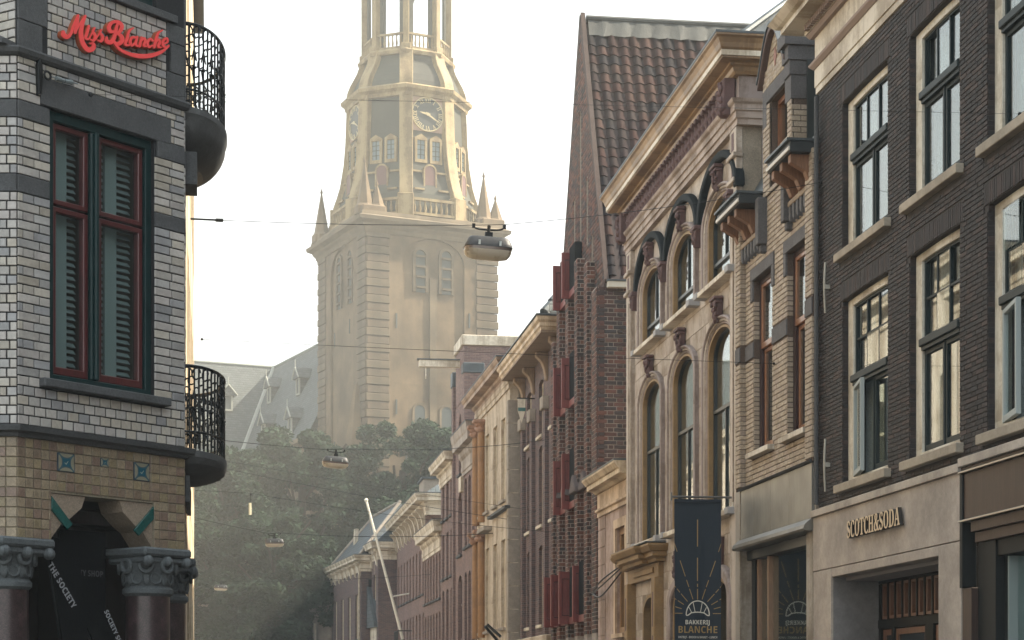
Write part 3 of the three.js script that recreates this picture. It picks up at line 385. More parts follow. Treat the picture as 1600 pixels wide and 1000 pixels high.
{
  const h = thing('brick_house', 'dark brown brick house with cream window frames above two shops', 'house', [8.1, 0, -26.1], RY), L = 10, I = new THREE.Matrix4();
  const cols = [[1.1, 2.97], [3.78, 5.45], [6.28, 8.05]], rows = [[7.70, 9.79, 0.014], [4.47, 7.03, 0.014]];
  const mort = mat([0.075, 0.066, 0.064], 0.95, { map: T.fine, bump: T.bump, bs: .003 });
  const holes = []; for (const [a, b] of cols) for (const [c, d, r] of rows) holes.push(segPts(a, b, c, d, r));
  part(h, 'wall', [wallWith(rectPts(0, L, 4.2, 10.3), holes, -0.32, -0.006), box(L - .3, L, 0, 10.3, -6, -0.33), box(0, .25, 4.2, 10.3, -6, -0.33)], mort);
  part(h, 'roof', [box(0, L, 11.46, 11.7, -6, 0)], M.lead);
  const bk = new Pieces(h, 'brick', [[0.027, 0.02, 0.021], [0.038, 0.027, 0.026], [0.021, 0.017, 0.019], [0.06, 0.039, 0.035], [0.016, 0.0145, 0.017], [0.031, 0.025, 0.026]], { rough: 0.75, mat: { map: T.grain, bump: T.bump, bs: .003 }, c: .003, jit: .002, rot: .004 });
  const bh = []; for (const [a, b] of cols) for (const [c, d] of rows) { bh.push(rectHole(a, b, c, d + .2)); bh.push(rectHole(a - .1, b + .1, d - .02, d + .26)); bh.push(rectHole(a - .12, b + .12, c - .12, c)); }
  bk.face(I, { u0: 0, u1: 8.6, v0: 4.27, v1: 10.28, h: 0.057, L: 0.22, H: 0.11, bond: 'fl', joint: .009, d: .018, z: -.012, holes: bh });
  for (const [a, b] of cols) for (const [c, d, r] of rows) {
    const n = Math.round((b - a + .2) / 0.062); for (let i = 0; i < n; i++) { const u = a - .1 + (i + .5) * (b - a + .2) / n, t = (u - a) / (b - a), y = d - .02 + r * 4 * t * (1 - t) + .03; bk.add(I, u, (y + d + .25) / 2, (b - a + .2) / n - .009, d + .25 - y, .018, undefined, -.012, 0); }
    // brick reveals, far side
    const Rv = frameM(a, 0, Math.PI / 2); bk.face(Rv, { u0: 0, u1: 0.12, v0: c, v1: d, h: .057, L: .4, joint: .009, d: .012, z: -.009 });
  }
  bk.flush('brick_field');
  const cream = mat([0.6, 0.585, 0.52], 0.55, { map: T.stain, bump: T.bump, bs: .0015 }), stone = mat([0.46, 0.40, 0.32], 0.85, { map: T.grain, bump: T.bumpc, bs: .004 }), wTeal = mat([0.007, 0.016, 0.019], 0.5, { specularIntensity: .45 }), pale = mat([0.3, 0.34, 0.34], 0.5);
  rows.forEach(([c, d, r], ri) => cols.forEach(([a, b], ci) => {
    const w = sub(h, 'window'), z = -0.19, fw = 0.21, mid = (a + b) / 2 + 0.06, yt = ri ? c + 1.45 : c + 1.28, top = d - .08;
    part(w, 'frame', ring(segPts(a + .002, b - .002, c + .002, d - .002, r), segPts(a + fw, b - fw, c + .09, d - .1, r), z, z + .11, .006), cream);
    part(w, 'sill', cbox(a - .12, b + .12, c - .11, c + .004, -.1, .1, .008), stone);
    part(w, 'transom', [cbox(a + fw - .02, b - fw + .02, yt - .055, yt + .045, z + .01, z + .15, .012), box(a + fw, b - fw, yt - .1, yt - .05, z + .01, z + .12)], wTeal);
    const x0 = a + fw, x1 = b - fw, nx = 3, bars = [ring(segPts(x0, x1, yt + .045, top, r), segPts(x0 + .045, x1 - .045, yt + .09, top - .05, r), z + .02, z + .075)];
    for (let i = 1; i < nx; i++) bars.push(box(x0 + (x1 - x0) * i / nx - .016, x0 + (x1 - x0) * i / nx + .016, yt + .09, top - .02, z + .03, z + .07));
    const ym = (yt + top) / 2 + .02; if (ri) bars.push(box(x0 + .045, x1 - .045, ym - .014, ym + .014, z + .034, z + .066));
    part(w, 'sash', bars, wTeal);
    for (let i = 0; i < nx; i++) for (let j = 0; j < (ri ? 2 : 1); j++) { const p = x0 + (x1 - x0) * i / nx + .014, q = x0 + (x1 - x0) * (i + 1) / nx - .014; const g = GL(w, p, q, ri ? (j ? ym + .012 : yt + .06) : yt + .06, ri && !j ? ym - .012 : top + .02, z + .048); g.rotation.y = rr(-.006, .006); g.rotation.x = rr(-.004, .004); }
    const leaf = (p, q, open) => { const s = sub(w, 'casement'), wd = q - p; part(s, 'sash', ring(rectPts(0, wd, 0, yt - .1 - c - .1), rectPts(.055, wd - .055, .075, yt - .1 - c - .155), 0, .055, .005), open ? pale : wTeal); const g = part(s, 'pane', box(.045, wd - .045, .065, yt - .1 - c - .145, .024, .03), glass); g.rotation.y = rr(-.004, .004); s.position.set(p, c + .098, z + .02 + (open ? .03 : 0)); s.rotation.y = open ? -open : 0; };
    leaf(x0, mid - .02, ri && ci !== 1 ? 0.2 : 0); leaf(mid + .02, x1, 0);
    part(w, 'mullion', cbox(mid - .022, mid + .022, c + .09, yt - .1, z + .01, z + .09, .008), wTeal);
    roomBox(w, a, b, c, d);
    part(w, 'curtain', [curtainGeo(a + .12, a + .5, c + .1, d - .05, z - .12), curtainGeo(b - .5, b - .12, c + .1, d - .05, z - .12)], M.curtain, .8);
  }));
  // entablature
  const P1 = [[-0.03, -1.5], [-0.03, 0], [L, 0]], ent = mat([0.58, 0.54, 0.46], 0.6, { map: T.stain, bump: T.bump, bs: .002 }), mauve = mat([0.25, 0.19, 0.165], 0.6);
  part(h, 'architrave', [sweep([[-.2, 10.285], [.03, 10.285], [.03, 10.372], [.02, 10.376], [.045, 10.384], [.045, 10.64], [-.2, 10.64]], P1), sweep([[-.2, 10.742], [.04, 10.742], [.04, 11.1], [-.2, 11.1]], P1)], ent);
  part(h, 'moulding', [sweep([[-.2, 10.642], [.06, 10.642], [.11, 10.69], [.12, 10.72], [.1, 10.74], [-.2, 10.74]], P1), sweep([[-.2, 11.102], [.1, 11.102], [.14, 11.15], [.14, 11.165], [-.2, 11.165]], P1)], mauve);
  part(h, 'cornice', sweep([[-.2, 11.167], [.16, 11.167], [.16, 11.26], [.44, 11.27], [.44, 11.34], [.5, 11.36], [.57, 11.42], [.6, 11.45], [-.2, 11.455]], P1), ent);
  const dn = []; for (let x = 0.02; x < 9.9; x += 0.085) dn.push(box(x, x + .05, 11.168, 11.25, .16, .23)); part(h, 'dentils', dn, mauve);
  // shop front of pale stone panels
  const fs = mat([0.5, 0.44, 0.39], 0.75, { map: T.grain, bump: T.bump, bs: .002 }), fs2 = mat([0.54, 0.48, 0.42], 0.75, { map: T.grain, bump: T.bump, bs: .002 });
  part(h, 'ledge', [cbox(0.0, 5.7, 4.115, 4.215, -.1, .13, .006)], fs2); part(h, 'ledge', cbox(5.706, L, 4.165, 4.265, -.1, .13, .006), fs2);
  part(h, 'fascia', cbox(0.0, 5.7, 3.335, 4.113, -.1, .09, .006), fs);
  part(h, 'shop_pilaster', cbox(0.0, 0.69, 0, 3.326, -.1, .085, .006), fs); part(h, 'shop_pilaster', [cbox(4.985, 5.7, 0, 3.326, -.1, .085, .006)], fs);
  part(h, 'shop_jamb', cbox(0.696, 0.86, 0, 3.326, -.7, .095, .006), fs2); part(h, 'shop_lintel', cbox(0.863, 4.982, 3.205, 3.326, -.7, .085, .006), fs);
  part(h, 'porch_wall', [box(4.985, 5.2, 0, 3.3, -.75, -.11), box(0.86, 5.2, 3.15, 3.2, -.75, -.12)], mat([.25, .24, .24], .9));
  part(h, 'porch_side', box(0.70, 0.868, 0, 3.2, -.69, .06), mat([0.27, 0.26, 0.26], .85, { map: T.grain }));
  { const dk = mat([0.01, 0.012, 0.013], .6, { map: T.wood, specularIntensity: .4 }), cop = mat([0.3, 0.16, 0.1], .45, { map: T.wood }), d = sub(h, 'shop_entrance'), z = -.66;
    part(d, 'frame', [box(0.87, 4.98, 3.112, 3.15, z - .1, z + .06), box(0.87, 4.98, 2.48, 2.6, z - .1, z + .07), box(0.87, 0.97, 0, 3.1, z - .1, z + .06), box(1.4, 1.5, 0, 2.48, z - .1, z + .06), box(2.7, 3.0, 0, 2.48, z - .1, z + .06), box(4.0, 4.25, 0, 2.48, z - .1, z + .06)], dk);
    for (let x = 1.0, i = 0; x < 4.7; x += 0.285, i++) { part(d, 'slat_frame', ring(rectPts(x, x + .225, 2.61, 3.1), rectPts(x + .05, x + .18, 2.65, 3.07), z - .02, z + .05), cop); part(d, 'pane', box(x + .03, x + .2, 2.63, 3.09, z - .01, z - .004), glassDark); part(d, 'divider', box(x + .23, x + .28, 2.6, 3.11, z - .05, z + .065), dk); }
    for (const [p, q] of [[.98, 1.39], [1.51, 2.69], [3.02, 3.98], [4.26, 4.97]]) { part(d, 'door_frame', ring(rectPts(p, q, .1, 2.46), rectPts(p + .08, q - .08, .25, 2.38), z - .02, z + .03), cop); part(d, 'pane', box(p + .04, q - .04, .2, 2.42, z, z + .006), glassDark); } }
  // neighbouring shop in bronze
  const br = mat([0.075, 0.048, 0.04], .5, { map: T.wood, specularIntensity: .6 }), strp = mat([.35, .34, .32], .3, { metalness: .8 }), dk = mat([.01, .012, .013], .6, { specularIntensity: .4 });
  part(h, 'shop_fascia', [cbox(5.83, L, 3.55, 4.08, -.1, .1, .005)], br); part(h, 'shop_fascia_top', cbox(5.706, L, 4.105, 4.163, -.1, .085, .005), br);
  part(h, 'trim_strip', [cbox(5.76, L, 4.082, 4.104, -.05, .15, .004), cbox(5.76, L, 3.525, 3.548, -.05, .15, .004)], strp); part(h, 'trim_post', cbox(5.74, 5.825, 2.78, 4.08, -.05, .12, .006), dk);
  part(h, 'shop_pilaster', cbox(5.73, 6.0, 0, 2.775, -.1, .08, .006), br); part(h, 'shop_lintel', [cbox(6.003, L, 3.4, 3.52, -.1, .09, .005), cbox(6.003, L, 3.28, 3.398, -.2, .04, .005)], br);
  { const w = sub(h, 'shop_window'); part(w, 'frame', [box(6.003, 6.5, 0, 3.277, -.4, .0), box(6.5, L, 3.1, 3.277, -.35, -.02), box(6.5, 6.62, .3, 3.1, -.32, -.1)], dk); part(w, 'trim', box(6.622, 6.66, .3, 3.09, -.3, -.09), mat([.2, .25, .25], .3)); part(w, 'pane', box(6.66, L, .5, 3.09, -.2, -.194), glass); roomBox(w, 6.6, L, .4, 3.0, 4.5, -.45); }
  for (const y of [[7.0, 7.72], [4.45, 5.2]]) part(h, 'wall_anchor', [tube([[0.46, y[0], .05], [0.5, (y[0] + y[1]) / 2 - .1, .075], [0.5, (y[0] + y[1]) / 2 + .1, .075], [0.46, y[1], .05]], .016, 6), box(.46, .54, (y[0] + y[1]) / 2 - .03, (y[0] + y[1]) / 2 + .03, 0, .08)], mat([.35, .34, .3], .6), true);
  part(h, 'drain_pipe', [rod([.1, 4.3, .07], [.1, 10.2, .07], .035, .035, 10)], M.stoneD, true);
}
{ // metal letters on the stone fascia
  const s = thing('shop_sign', 'raised serif metal letters on the pale stone shop fascia', 'sign', [8.1, 0, -26.1], RY);
  const g = textGeo('SCOTCH&SODA', 0.222, 0.045, fontS, 1, .003); g.computeBoundingBox(); const b = g.boundingBox, k = 2.09 / (b.max.x - b.min.x), ky = .165 / .162; g.scale(k, ky, 1); g.translate(2.835, 3.672, .115);
  part(s, 'letters', g, mat([.02, .018, .016], .5)); const g2 = textGeo('SCOTCH&SODA', 0.222, 0.004, fontS, 1); g2.scale(k, ky, 1); g2.translate(2.835, 3.672, .1645); part(s, 'letter_faces', g2, mat([.5, .4, .28], .4, { metalness: .3 }));
  const pins = []; for (let x = 1.85; x < 3.85; x += .19) pins.push(rod([x, 3.75, .09], [x, 3.75, .118], .01)); part(s, 'pins', pins, M.iron);
}
// ------------------------------------------------------------------ pale yellow brick house with a curved gable
{
  const L = 4.35, h = thing('brick_house', 'narrow yellow brick house with grey stone lintels, curved gable and zinc shop fascia', 'house', [8.1, 0, -30.45], RY), I = new THREE.Matrix4();
  const wins = [[0.79, 1.90], [2.72, 3.81]], sill = 5.5, head = 8.34;
  const mort = mat([0.14, 0.1, 0.08], .95, { map: T.fine }), st = mat([0.15, 0.145, 0.155], .85, { map: T.fine, bump: T.bump, bs: .003 }), white = mat([.62, .6, .55], .6, { map: T.stain });
  part(h, 'wall', [wallWith(rectPts(0, L, 4.95, 9.5), wins.map(([a, b]) => rectPts(a, b, sill, head)), -.35, -.006), box(0, .29, 4.95, 9.5, -.004, .094), box(4.0, L, 4.95, 9.5, -.004, .094)], mort);
  part(h, 'wall', [wallWith(rectPts(1.47, 3.06, 9.5, 11.25), [rectPts(1.85, 2.85, 9.62, 10.96)], -.3, -.006), box(3.0, 3.055, 9.5, 10.96, -1.6, -.31), box(1.48, 1.53, 9.5, 11.2, -1.6, -.31)], mort);
  const bk = new Pieces(h, 'brick', [[.56, .47, .37], [.51, .42, .33], [.6, .5, .4], [.47, .38, .29], [.54, .44, .37]], { rough: .7, mat: { map: T.fine, bump: T.bump, bs: .002 }, c: .004, jit: .0025, rot: .005 });
  const o = { h: .0785, L: .205, bond: 'run', joint: .011, d: .02, z: -.012 }, R = rectHole, band = R(-1, 9, 7.08, 7.34);
  const wh = []; for (const [a, b] of wins) { wh.push(R(a, b, sill, head), R(a - .14, b + .14, head, 8.54), R(a - .14, a, 8.0, head), R(b, b + .14, 8.0, head), R(a - .1, b + .1, sill - .1, sill)); }
  bk.face(I, { ...o, u0: .29, u1: 4.0, v0: 5.0, v1: 9.5, holes: [band, ...wh] });
  bk.face(I, { ...o, u0: 0, u1: .29, v0: 5.0, v1: 9.5, z: .088, holes: [band] }); bk.face(I, { ...o, u0: 4.0, u1: L, v0: 5.0, v1: 9.5, z: .088, holes: [band] });
  bk.face(frameM(.29, 0, Math.PI / 2), { ...o, u0: -.1, u1: 0, v0: 5.0, v1: 9.5, L: .5, d: .012, z: -.006, holes: [band] });
  bk.face(frameM(L, 0, Math.PI / 2), { ...o, u0: -.1, u1: 0.02, v0: 5.0, v1: 9.5, L: .5, d: .012, z: -.006, holes: [band] });
  for (const [a] of wins) bk.face(frameM(a, 0, Math.PI / 2), { ...o, u0: 0, u1: .1, v0: sill, v1: 8.0, L: .6, d: .014, z: -.009, holes: [band] });
  bk.face(I, { ...o, u0: 1.47, u1: 3.06, v0: 9.5, v1: 11.5, z: .02, holes: [R(1.7, 2.95, 10.97, 11.2), R(1.85, 2.85, 9.6, 10.97), R(2.74, 3.2, 10.9, 12)] });
  bk.face(frameM(3.06, 0, Math.PI / 2), { ...o, h: .088, u0: -.04, u1: 1.3, v0: 9.5, v1: 10.97, L: .23, d: .014, z: -.006, holes: [R(-.05, .3, 10.62, 11)] });
  bk.flush('brick_field');
  const S = (n, ...a) => part(h, n, cbox(...a, .006), st);
  for (const [a, b] of wins) { S('lintel', a - .138, b + .138, head + .002, 8.538, -.1, .03); S('stone_block', a - .138, a - .002, 8.002, head, -.1, .028); S('stone_block', b + .002, b + .138, 8.002, head, -.1, .028); part(h, 'window_sill', cbox(a - .1, b + .12, sill - .085, sill, -.12, .12, .006), white); }
  S('stone_band', .295, .785, 7.085, 7.335, -.05, .018); S('stone_band', 1.905, 2.715, 7.085, 7.335, -.05, .018); S('stone_band', 3.815, 3.995, 7.085, 7.335, -.05, .018); S('stone_band', .002, .288, 7.085, 7.335, .02, .115); S('stone_band', 4.002, L - .002, 7.085, 7.335, .02, .115);
  for (const x of [1.44, 2.9]) part(h, 'pendant', [cbox(x, x + .17, 8.75, 9.5, -.05, .16, .01), cbox(x + .03, x + .14, 8.62, 8.752, -.05, .11, .02)], st);
  const dt = st; for (const [p, q] of [[.31, 1.42], [3.1, 3.98]]) for (let x = p; x < q - .1; x += .19) part(h, 'corbel', ext([[x, 8.78], [x + .09, 8.7], [x + .1, 8.95], [x, 8.95]], .0, .09), dt);
  part(h, 'corbel_band', cbox(.295, 1.43, 8.952, 9.03, -.05, .1, .006), mat([.4, .3, .21], .8, { map: T.fine })); part(h, 'corbel_band', cbox(3.08, 3.995, 8.952, 9.03, -.05, .1, .006), mat([.4, .3, .21], .8, { map: T.fine }));
  for (const [a, b] of wins) { const w = sub(h, 'window'), z = -.2, wd = mat([.34, .15, .07], .4, { map: T.wood, clearcoat: .3 }), dkr = mat([.05, .018, .018], .45, { map: T.wood }), ym = 7.2;
    part(w, 'frame', [ring(rectPts(a + .003, b - .003, sill + .002, head - .002), rectPts(a + .09, b - .09, sill + .07, head - .08), z, z + .1, .005)], dkr);
    part(w, 'sash', [ring(rectPts(a + .092, b - .092, ym, head - .082), rectPts(a + .16, b - .16, ym + .1, head - .15), z + .05, z + .1, .008)], wd); part(w, 'sash', [ring(rectPts(a + .092, b - .092, sill + .072, ym - .002), rectPts(a + .16, b - .16, sill + .17, ym - .07), z + .0, z + .048, .008)], wd);
    GL(w, a + .14, b - .14, ym + .06, head - .12, z + .07); GL(w, a + .14, b - .14, sill + .12, ym - .04, z + .02); roomBox(w, a, b, sill, head, 3.5, -.36);
    part(w, 'curtain', [curtainGeo(a + .1, a + .42, sill + .1, head - .1, z - .12), curtainGeo(b - .3, b - .05, sill + .1, head - .1, z - .12)], M.curtain, .8); }
  // eaves on brackets
  const oak = mat([.3, .16, .09], .6, { map: T.wood }), wl = mat([.5, .48, .44], .5);
  for (const [p, q] of [[0.0, 1.43], [3.1, 4.3]]) { const e = sub(h, 'eave'); part(e, 'gutter', [cbox(p, q, 9.44, 9.6, .0, .42, .01)], mat([.02, .025, .028], .5)); part(e, 'edge_strip', cbox(p - .004, q + .004, 9.46, 9.52, .42, .445, .005), wl); part(e, 'cover', ext([[p - .02, 9.602], [q + .02, 9.602], [q + .02, 9.64], [p - .02, 9.64]], -.1, .47), M.lead);
    for (let x = p + .08; x < q - .1; x += .44) part(e, 'bracket', mv(ext([[0, 9.02], [.1, 9.06], [.16, 9.2], [.3, 9.28], [.38, 9.32], [.38, 9.438], [0, 9.438]], 0, .13, .006), 0, 0, 0).applyMatrix4(new THREE.Matrix4().makeBasis(V3(0, 0, 1), V3(0, 1, 0), V3(-1, 0, 0)).setPosition(x + .13, 0, .0)), oak); }
  // the curved gable
  S('lintel', 1.7, 2.74, 10.972, 11.2, -.1, .045); S('stone_block', 1.475, 1.7, 10.6, 11.2, -.1, .045);
  const cv = []; for (let i = 0; i <= 16; i++) { const t = i / 16; cv.push([1.42 + 1.5 * t, 11.25 + 0.72 * Math.pow(Math.sin(Math.PI * Math.min(1, t * 1.02)), 1.25)]); }
  part(h, 'pediment', ext([[1.47, 11.202], [2.9, 11.202], ...cv.slice().reverse()], -.3, .02), mat([.46, .36, .25], .75, { map: T.fine, bump: T.bump, bs: .003 }));
  const ds = new Pieces(h, 'pediment_brick', [[.5, .4, .28], [.46, .36, .25], [.54, .43, .31], [.42, .32, .22]], { rough: .7, mat: { map: T.fine } }); ds.face(I, { ...o, u0: 1.47, u1: 2.9, v0: 11.21, v1: 11.95, z: .018, holes: [(a, b) => { const k = Math.pow(Math.max(0, ((a + b) / 2 - 11.2) / .72), .8); const t = Math.asin(Math.min(1, k)) / Math.PI; return [[0, 1.5 + 1.45 * t], [2.86 - 1.4 * t, 9]]; }] }); ds.flush();
  part(h, 'diamond', ext([[2.2, 11.4], [2.28, 11.55], [2.2, 11.7], [2.12, 11.55]], .03, .05), mat([.25, .12, .09], .7));
  const brn = mat([.13, .08, .07], .6, { map: T.fine }); part(h, 'pediment_moulding', ext([...cv.map(p => [p[0], p[1] + .09]), ...cv.slice().reverse()], -.35, .12, .01), brn);
  part(h, 'pediment_cover', ext([...cv.map(p => [p[0], p[1] + .13]), ...cv.map(p => [p[0], p[1] + .092]).reverse()], -1.4, .14), M.lead);
  S('cap_block', 2.72, 3.14, 11.42, 11.62, -.7, .16); S('cap_block', 2.76, 3.1, 11.2, 11.418, -.65, .1); S('cap_block', 2.78, 3.08, 10.98, 11.198, -.6, .07); S('stone_block', 2.745, 3.07, 10.62, 10.978, -.28, .045);
  { const w = sub(h, 'window'); part(w, 'frame', ring(rectPts(1.852, 2.848, 9.622, 10.958), rectPts(1.93, 2.77, 9.7, 10.88), -.2, -.1), mat([.34, .15, .07], .4, { map: T.wood })); part(w, 'sash_bar', box(1.93, 2.77, 10.2, 10.26, -.19, -.11), mat([.5, .4, .3], .5)); GL(w, 1.92, 2.78, 9.69, 10.89, -.15); roomBox(w, 1.85, 2.85, 9.62, 10.96, .8, -.32); }
  part(h, 'roof', [ext([[3.1, 9.65], [L, 9.65], [L, 9.69], [3.1, 9.69]], -.05, .05), sweep([[-.1, 9.66], [0, 9.66], [-1.6, 12.4], [-1.7, 12.4]], [[0, 0], [1.45, 0]]), sweep([[-.1, 9.66], [0, 9.66], [-1.6, 12.4], [-1.7, 12.4]], [[3.1, -.15], [L, -.15]]), box(0, L, 12.2, 12.3, -5, -1.6)], M.lead);
  part(h, 'flashing', ext([[3.085, 9.7], [3.12, 9.7], [3.12, 11.1], [3.085, 11.3]], -.8, -.2), mat([.04, .055, .055], .6, { map: T.zinc }));
  // zinc shop fascia and shop window
  for (const [p, q] of [[.3, 1.118], [1.126, 2.108], [2.116, 3.116], [3.124, 4.28]]) part(h, 'fascia_panel', cbox(p, q, 4.12, 4.93, -.1, .09, .004), M.zinc);
  part(h, 'fascia_cover', sweep([[-.02, 4.935], [.13, 4.935], [.15, 4.96], [.06, 5.0], [-.02, 5.0]], [[.25, 0], [4.31, 0]]), mat([.06, .065, .07], .5, { metalness: .4 }));
  part(h, 'fascia_moulding', sweep([[-.1, 3.94], [.2, 3.94], [.22, 3.97], [.2, 4.03], [.1, 4.118], [-.1, 4.118]], [[.2, 0], [4.3, 0]]), mat([.36, .34, .3], .45, { metalness: .3, map: T.zinc }));
  const gs = mat([.34, .32, .29], .8, { map: T.stain, bump: T.bump, bs: .003 }); part(h, 'shop_pilaster', [cbox(0.0, .28, 0, 4.94, -.2, .1, .008)], gs); part(h, 'shop_pilaster', cbox(3.95, 4.27, 0, 3.936, -.2, .07, .008), gs);
  part(h, 'downpipe_cover', cbox(4.29, 4.345, 0, 4.94, -.2, .05, .006), gs);
  { const w = sub(h, 'shop_window'), tan = mat([.4, .27, .18], .45, { map: T.wood }); part(w, 'frame', [box(.29, 3.95, 3.78, 3.93, -.3, -.02), box(.29, .5, 0, 3.78, -.35, -.1)], mat([.01, .013, .015], .4)); part(w, 'mullion', cbox(.62, .7, .3, 3.78, -.25, -.1, .006), tan); part(w, 'mullion', cbox(1.3, 1.38, .3, 3.78, -.25, -.08, .006), tan);
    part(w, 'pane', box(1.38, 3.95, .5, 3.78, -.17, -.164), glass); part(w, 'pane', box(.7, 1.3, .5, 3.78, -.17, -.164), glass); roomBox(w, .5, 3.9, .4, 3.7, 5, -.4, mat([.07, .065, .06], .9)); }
}
// ------------------------------------------------------------------ cream bakery house with arched windows
{
  const L = 9.3, h = thing('ornate_house', 'cream stucco house with tall arched windows, dark hood arches and a deep golden cornice', 'house', [8.1, 0, -39.75], RY), I = new THREE.Matrix4();
  const cx = [2.25, 5.12, 7.97], cream = [.46, .415, .375], mC = mat(cream, .8, { map: T.stain, bump: T.bump, bs: .002 }), mauve = mat([.31, .265, .26], .7, { map: T.stain }), ochre = mat([.33, .21, .09], .6, { map: T.grain }), dkh = mat([.009, .016, .021], .8, { map: T.fine, specularIntensity: .4 }), mar = mat([.15, .085, .085], .7, { map: T.grain, bump: T.bumpc, bs: .01 }), wht = mat([.66, .62, .54], .6, { map: T.stain }), grey = mat([.3, .3, .31], .7), sashM = mat([.012, .018, .02], .35), gold = mat([.29, .19, .1], .5, { map: T.stain, clearcoat: .15 });
  const rows = [[4.7, 7.55, .62], [8.8, 9.88, .6]], holes = []; for (const c of cx) for (const [y0, ys, r] of rows) if (!(c < 3 && y0 < 5 && 0)) holes.push(archPts(c, .92, y0, ys, r - .15));
  for (const c of cx) holes.push(archPts(c, .75, .6, 3.2, .4));
  part(h, 'wall', [wallWith(rectPts(0, L, 0, 12.1), holes, -.35, -.006), box(0, .3, 0, 12.1, -7, -.36)], mat([.4, .34, .27], .9, { map: T.fine }));
  part(h, 'side_wall', box(L - .3, L, 0, 12.1, -7, -.36), mat([.36, .32, .31], .85, { map: T.stain, bump: T.bumpc, bs: .004 }));
  const bl = new Pieces(h, 'stone_block', [cream, [.435, .39, .35], [.48, .435, .39], [.45, .4, .365]], { rough: .8, mat: { map: T.stain, bump: T.bump, bs: .002 }, c: .004, jit: .0006, rot: 0 });
  const ah = []; for (const c of cx) for (const [y0, ys, r] of rows) ah.push(archHole(c, 1.1, y0, ys, r - .03)); for (const c of cx) ah.push(archHole(c, 1.0, .6, 3.2, .55));
  bl.face(I, { u0: .42, u1: 8.88, v0: .4, v1: 11.12, h: .362, L: 1.05, bond: 'run', joint: .009, d: .014, z: -.01, holes: ah });
  bl.flush();
  const arch = (c, hw, y0, ys, r, hw2, r2, z0, z1, m, n, bev = .012, y1 = y0) => part(h, n, ring(archPts(c, hw, y0, ys, r, 22), archPts(c, hw2, y0 - .0001 + (y1 - y0), ys, r2, 22).map((p, i) => i < 2 ? [p[0], y0 + .0005] : p), z0, z1, bev), m, .7);
  for (const c of cx) {
    rows.forEach(([y0, ys, r], ri) => {
      const open = (o, hw, rr2, hi, ri2) => { // jamb and arch as one band, open at the foot
        const a = archPts(c, hw, y0, ys, rr2, 22).slice(2), b = archPts(c, hi, y0, ys, ri2, 22).slice(2).reverse(); return [[c + hw, y0], ...a, [c - hw, y0], [c - hi, y0], ...b, [c + hi, y0]]; };
      part(h, 'window_surround', [ext(open(0, 1.17, r, 1.085, r - .05), -.05, .1, .018)], mauve, .5); part(h, 'window_surround', [ext(open(0, 1.08, r - .055, 1.0, r - .1), -.05, .07, .018)], mC, .5); part(h, 'window_surround', ext(open(0, .995, r - .105, .925, r - .145), -.05, .045, .015), mauve, .5);
      const w = sub(h, 'window'), rin = r - .155;
      part(w, 'frame', ext(open(0, .918, rin, .85, rin - .05), -.14, .03, .004), ochre, .5);
      const ym = ri ? y0 + .42 : y0 + 1.9;
      part(w, 'sash', [ext(open(0, .847, rin - .055, .8, rin - .09), -.12, -.06), box(c - .8, c + .8, y0, y0 + .08, -.12, -.06), box(c - .8, c + .8, ym - .03, ym + .03, -.125, -.05), box(c - .02, c + .02, ri ? ym : y0, ri ? ys + rin - .1 : ym, -.118, -.065)], sashM);
      part(w, 'pane', ext(archPts(c, .82, y0 + .01, ys, rin - .075, 18), -.1, -.094), glass);
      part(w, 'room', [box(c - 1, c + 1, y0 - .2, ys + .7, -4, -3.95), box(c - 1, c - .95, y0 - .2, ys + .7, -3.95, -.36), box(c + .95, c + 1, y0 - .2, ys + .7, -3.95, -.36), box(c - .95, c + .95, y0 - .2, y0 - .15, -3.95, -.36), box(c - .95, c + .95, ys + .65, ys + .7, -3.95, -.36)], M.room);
      part(w, 'curtain', [curtainGeo(c - .86, c - .42, y0 + .05, ys + .3, -.26), curtainGeo(c + .42, c + .86, y0 + .05, ys + .3, -.26)], M.curtain, .8);
      part(w, 'sill', cbox(c - 1.02, c + 1.02, y0 - .09, y0, -.05, .2, .008), wht); for (const s of [-1, 1]) part(w, 'sill_block', cbox(c + s * 1.13 - .11, c + s * 1.13 + .11, y0 - .1, y0 + .02, -.05, .22, .01), grey);
      // keystone: scrolled and leafed bracket
      const ky = ys + r - .1, ks = [ext([[c - .07, ky], [c + .07, ky], [c + .13, ky + .4], [c - .13, ky + .4]], .02, .12, .02), cbox(c - .18, c + .18, ky + .38, ky + .44, .02, .19, .012), cbox(c - .15, c + .15, ky + .32, ky + .378, .02, .16, .012)]; for (let k = 0; k < 16; k++) { const u = k / 16, g = new THREE.SphereGeometry(rr(.025, .05), 7, 5); g.scale(1, rr(.8, 1.5), .8); g.translate(c + rr(-1, 1) * (.06 + .1 * u), ky + .02 + u * .32, .1 + .05 * u + rr(0, .03)); ks.push(g); }
      part(h, 'keystone', ks, mar, .5);
    });
    const O = (hw, rs, hi, ri2) => { const a = archPts(c, hw, 0, 10.1, rs, 24).slice(2), b = archPts(c, hi, 0, 10.1, ri2, 24).slice(2).reverse(); return [...a, ...b]; };
    part(h, 'hood_arch', ext(O(1.425, .92, 1.26, .78), -.02, .13, .02), dkh, .5);
  }
  for (const x of [cx[0] - 1.4, (cx[0] + cx[1]) / 2, (cx[1] + cx[2]) / 2, cx[2] + 1.0]) { const g = [ext([[x - .04, 9.72], [x + .04, 9.72], [x + .14, 10.02], [x - .14, 10.02]], -.01, .17, .02), cbox(x - .17, x + .17, 10.02, 10.1, -.01, .2, .012)]; for (let k = 0; k < 5; k++) { const q = new THREE.SphereGeometry(.04, 6, 5); q.translate(x + rr(-.05, .05), 9.8 + k * .05, .17); g.push(q); } part(h, 'corbel', g, mar, .5); }
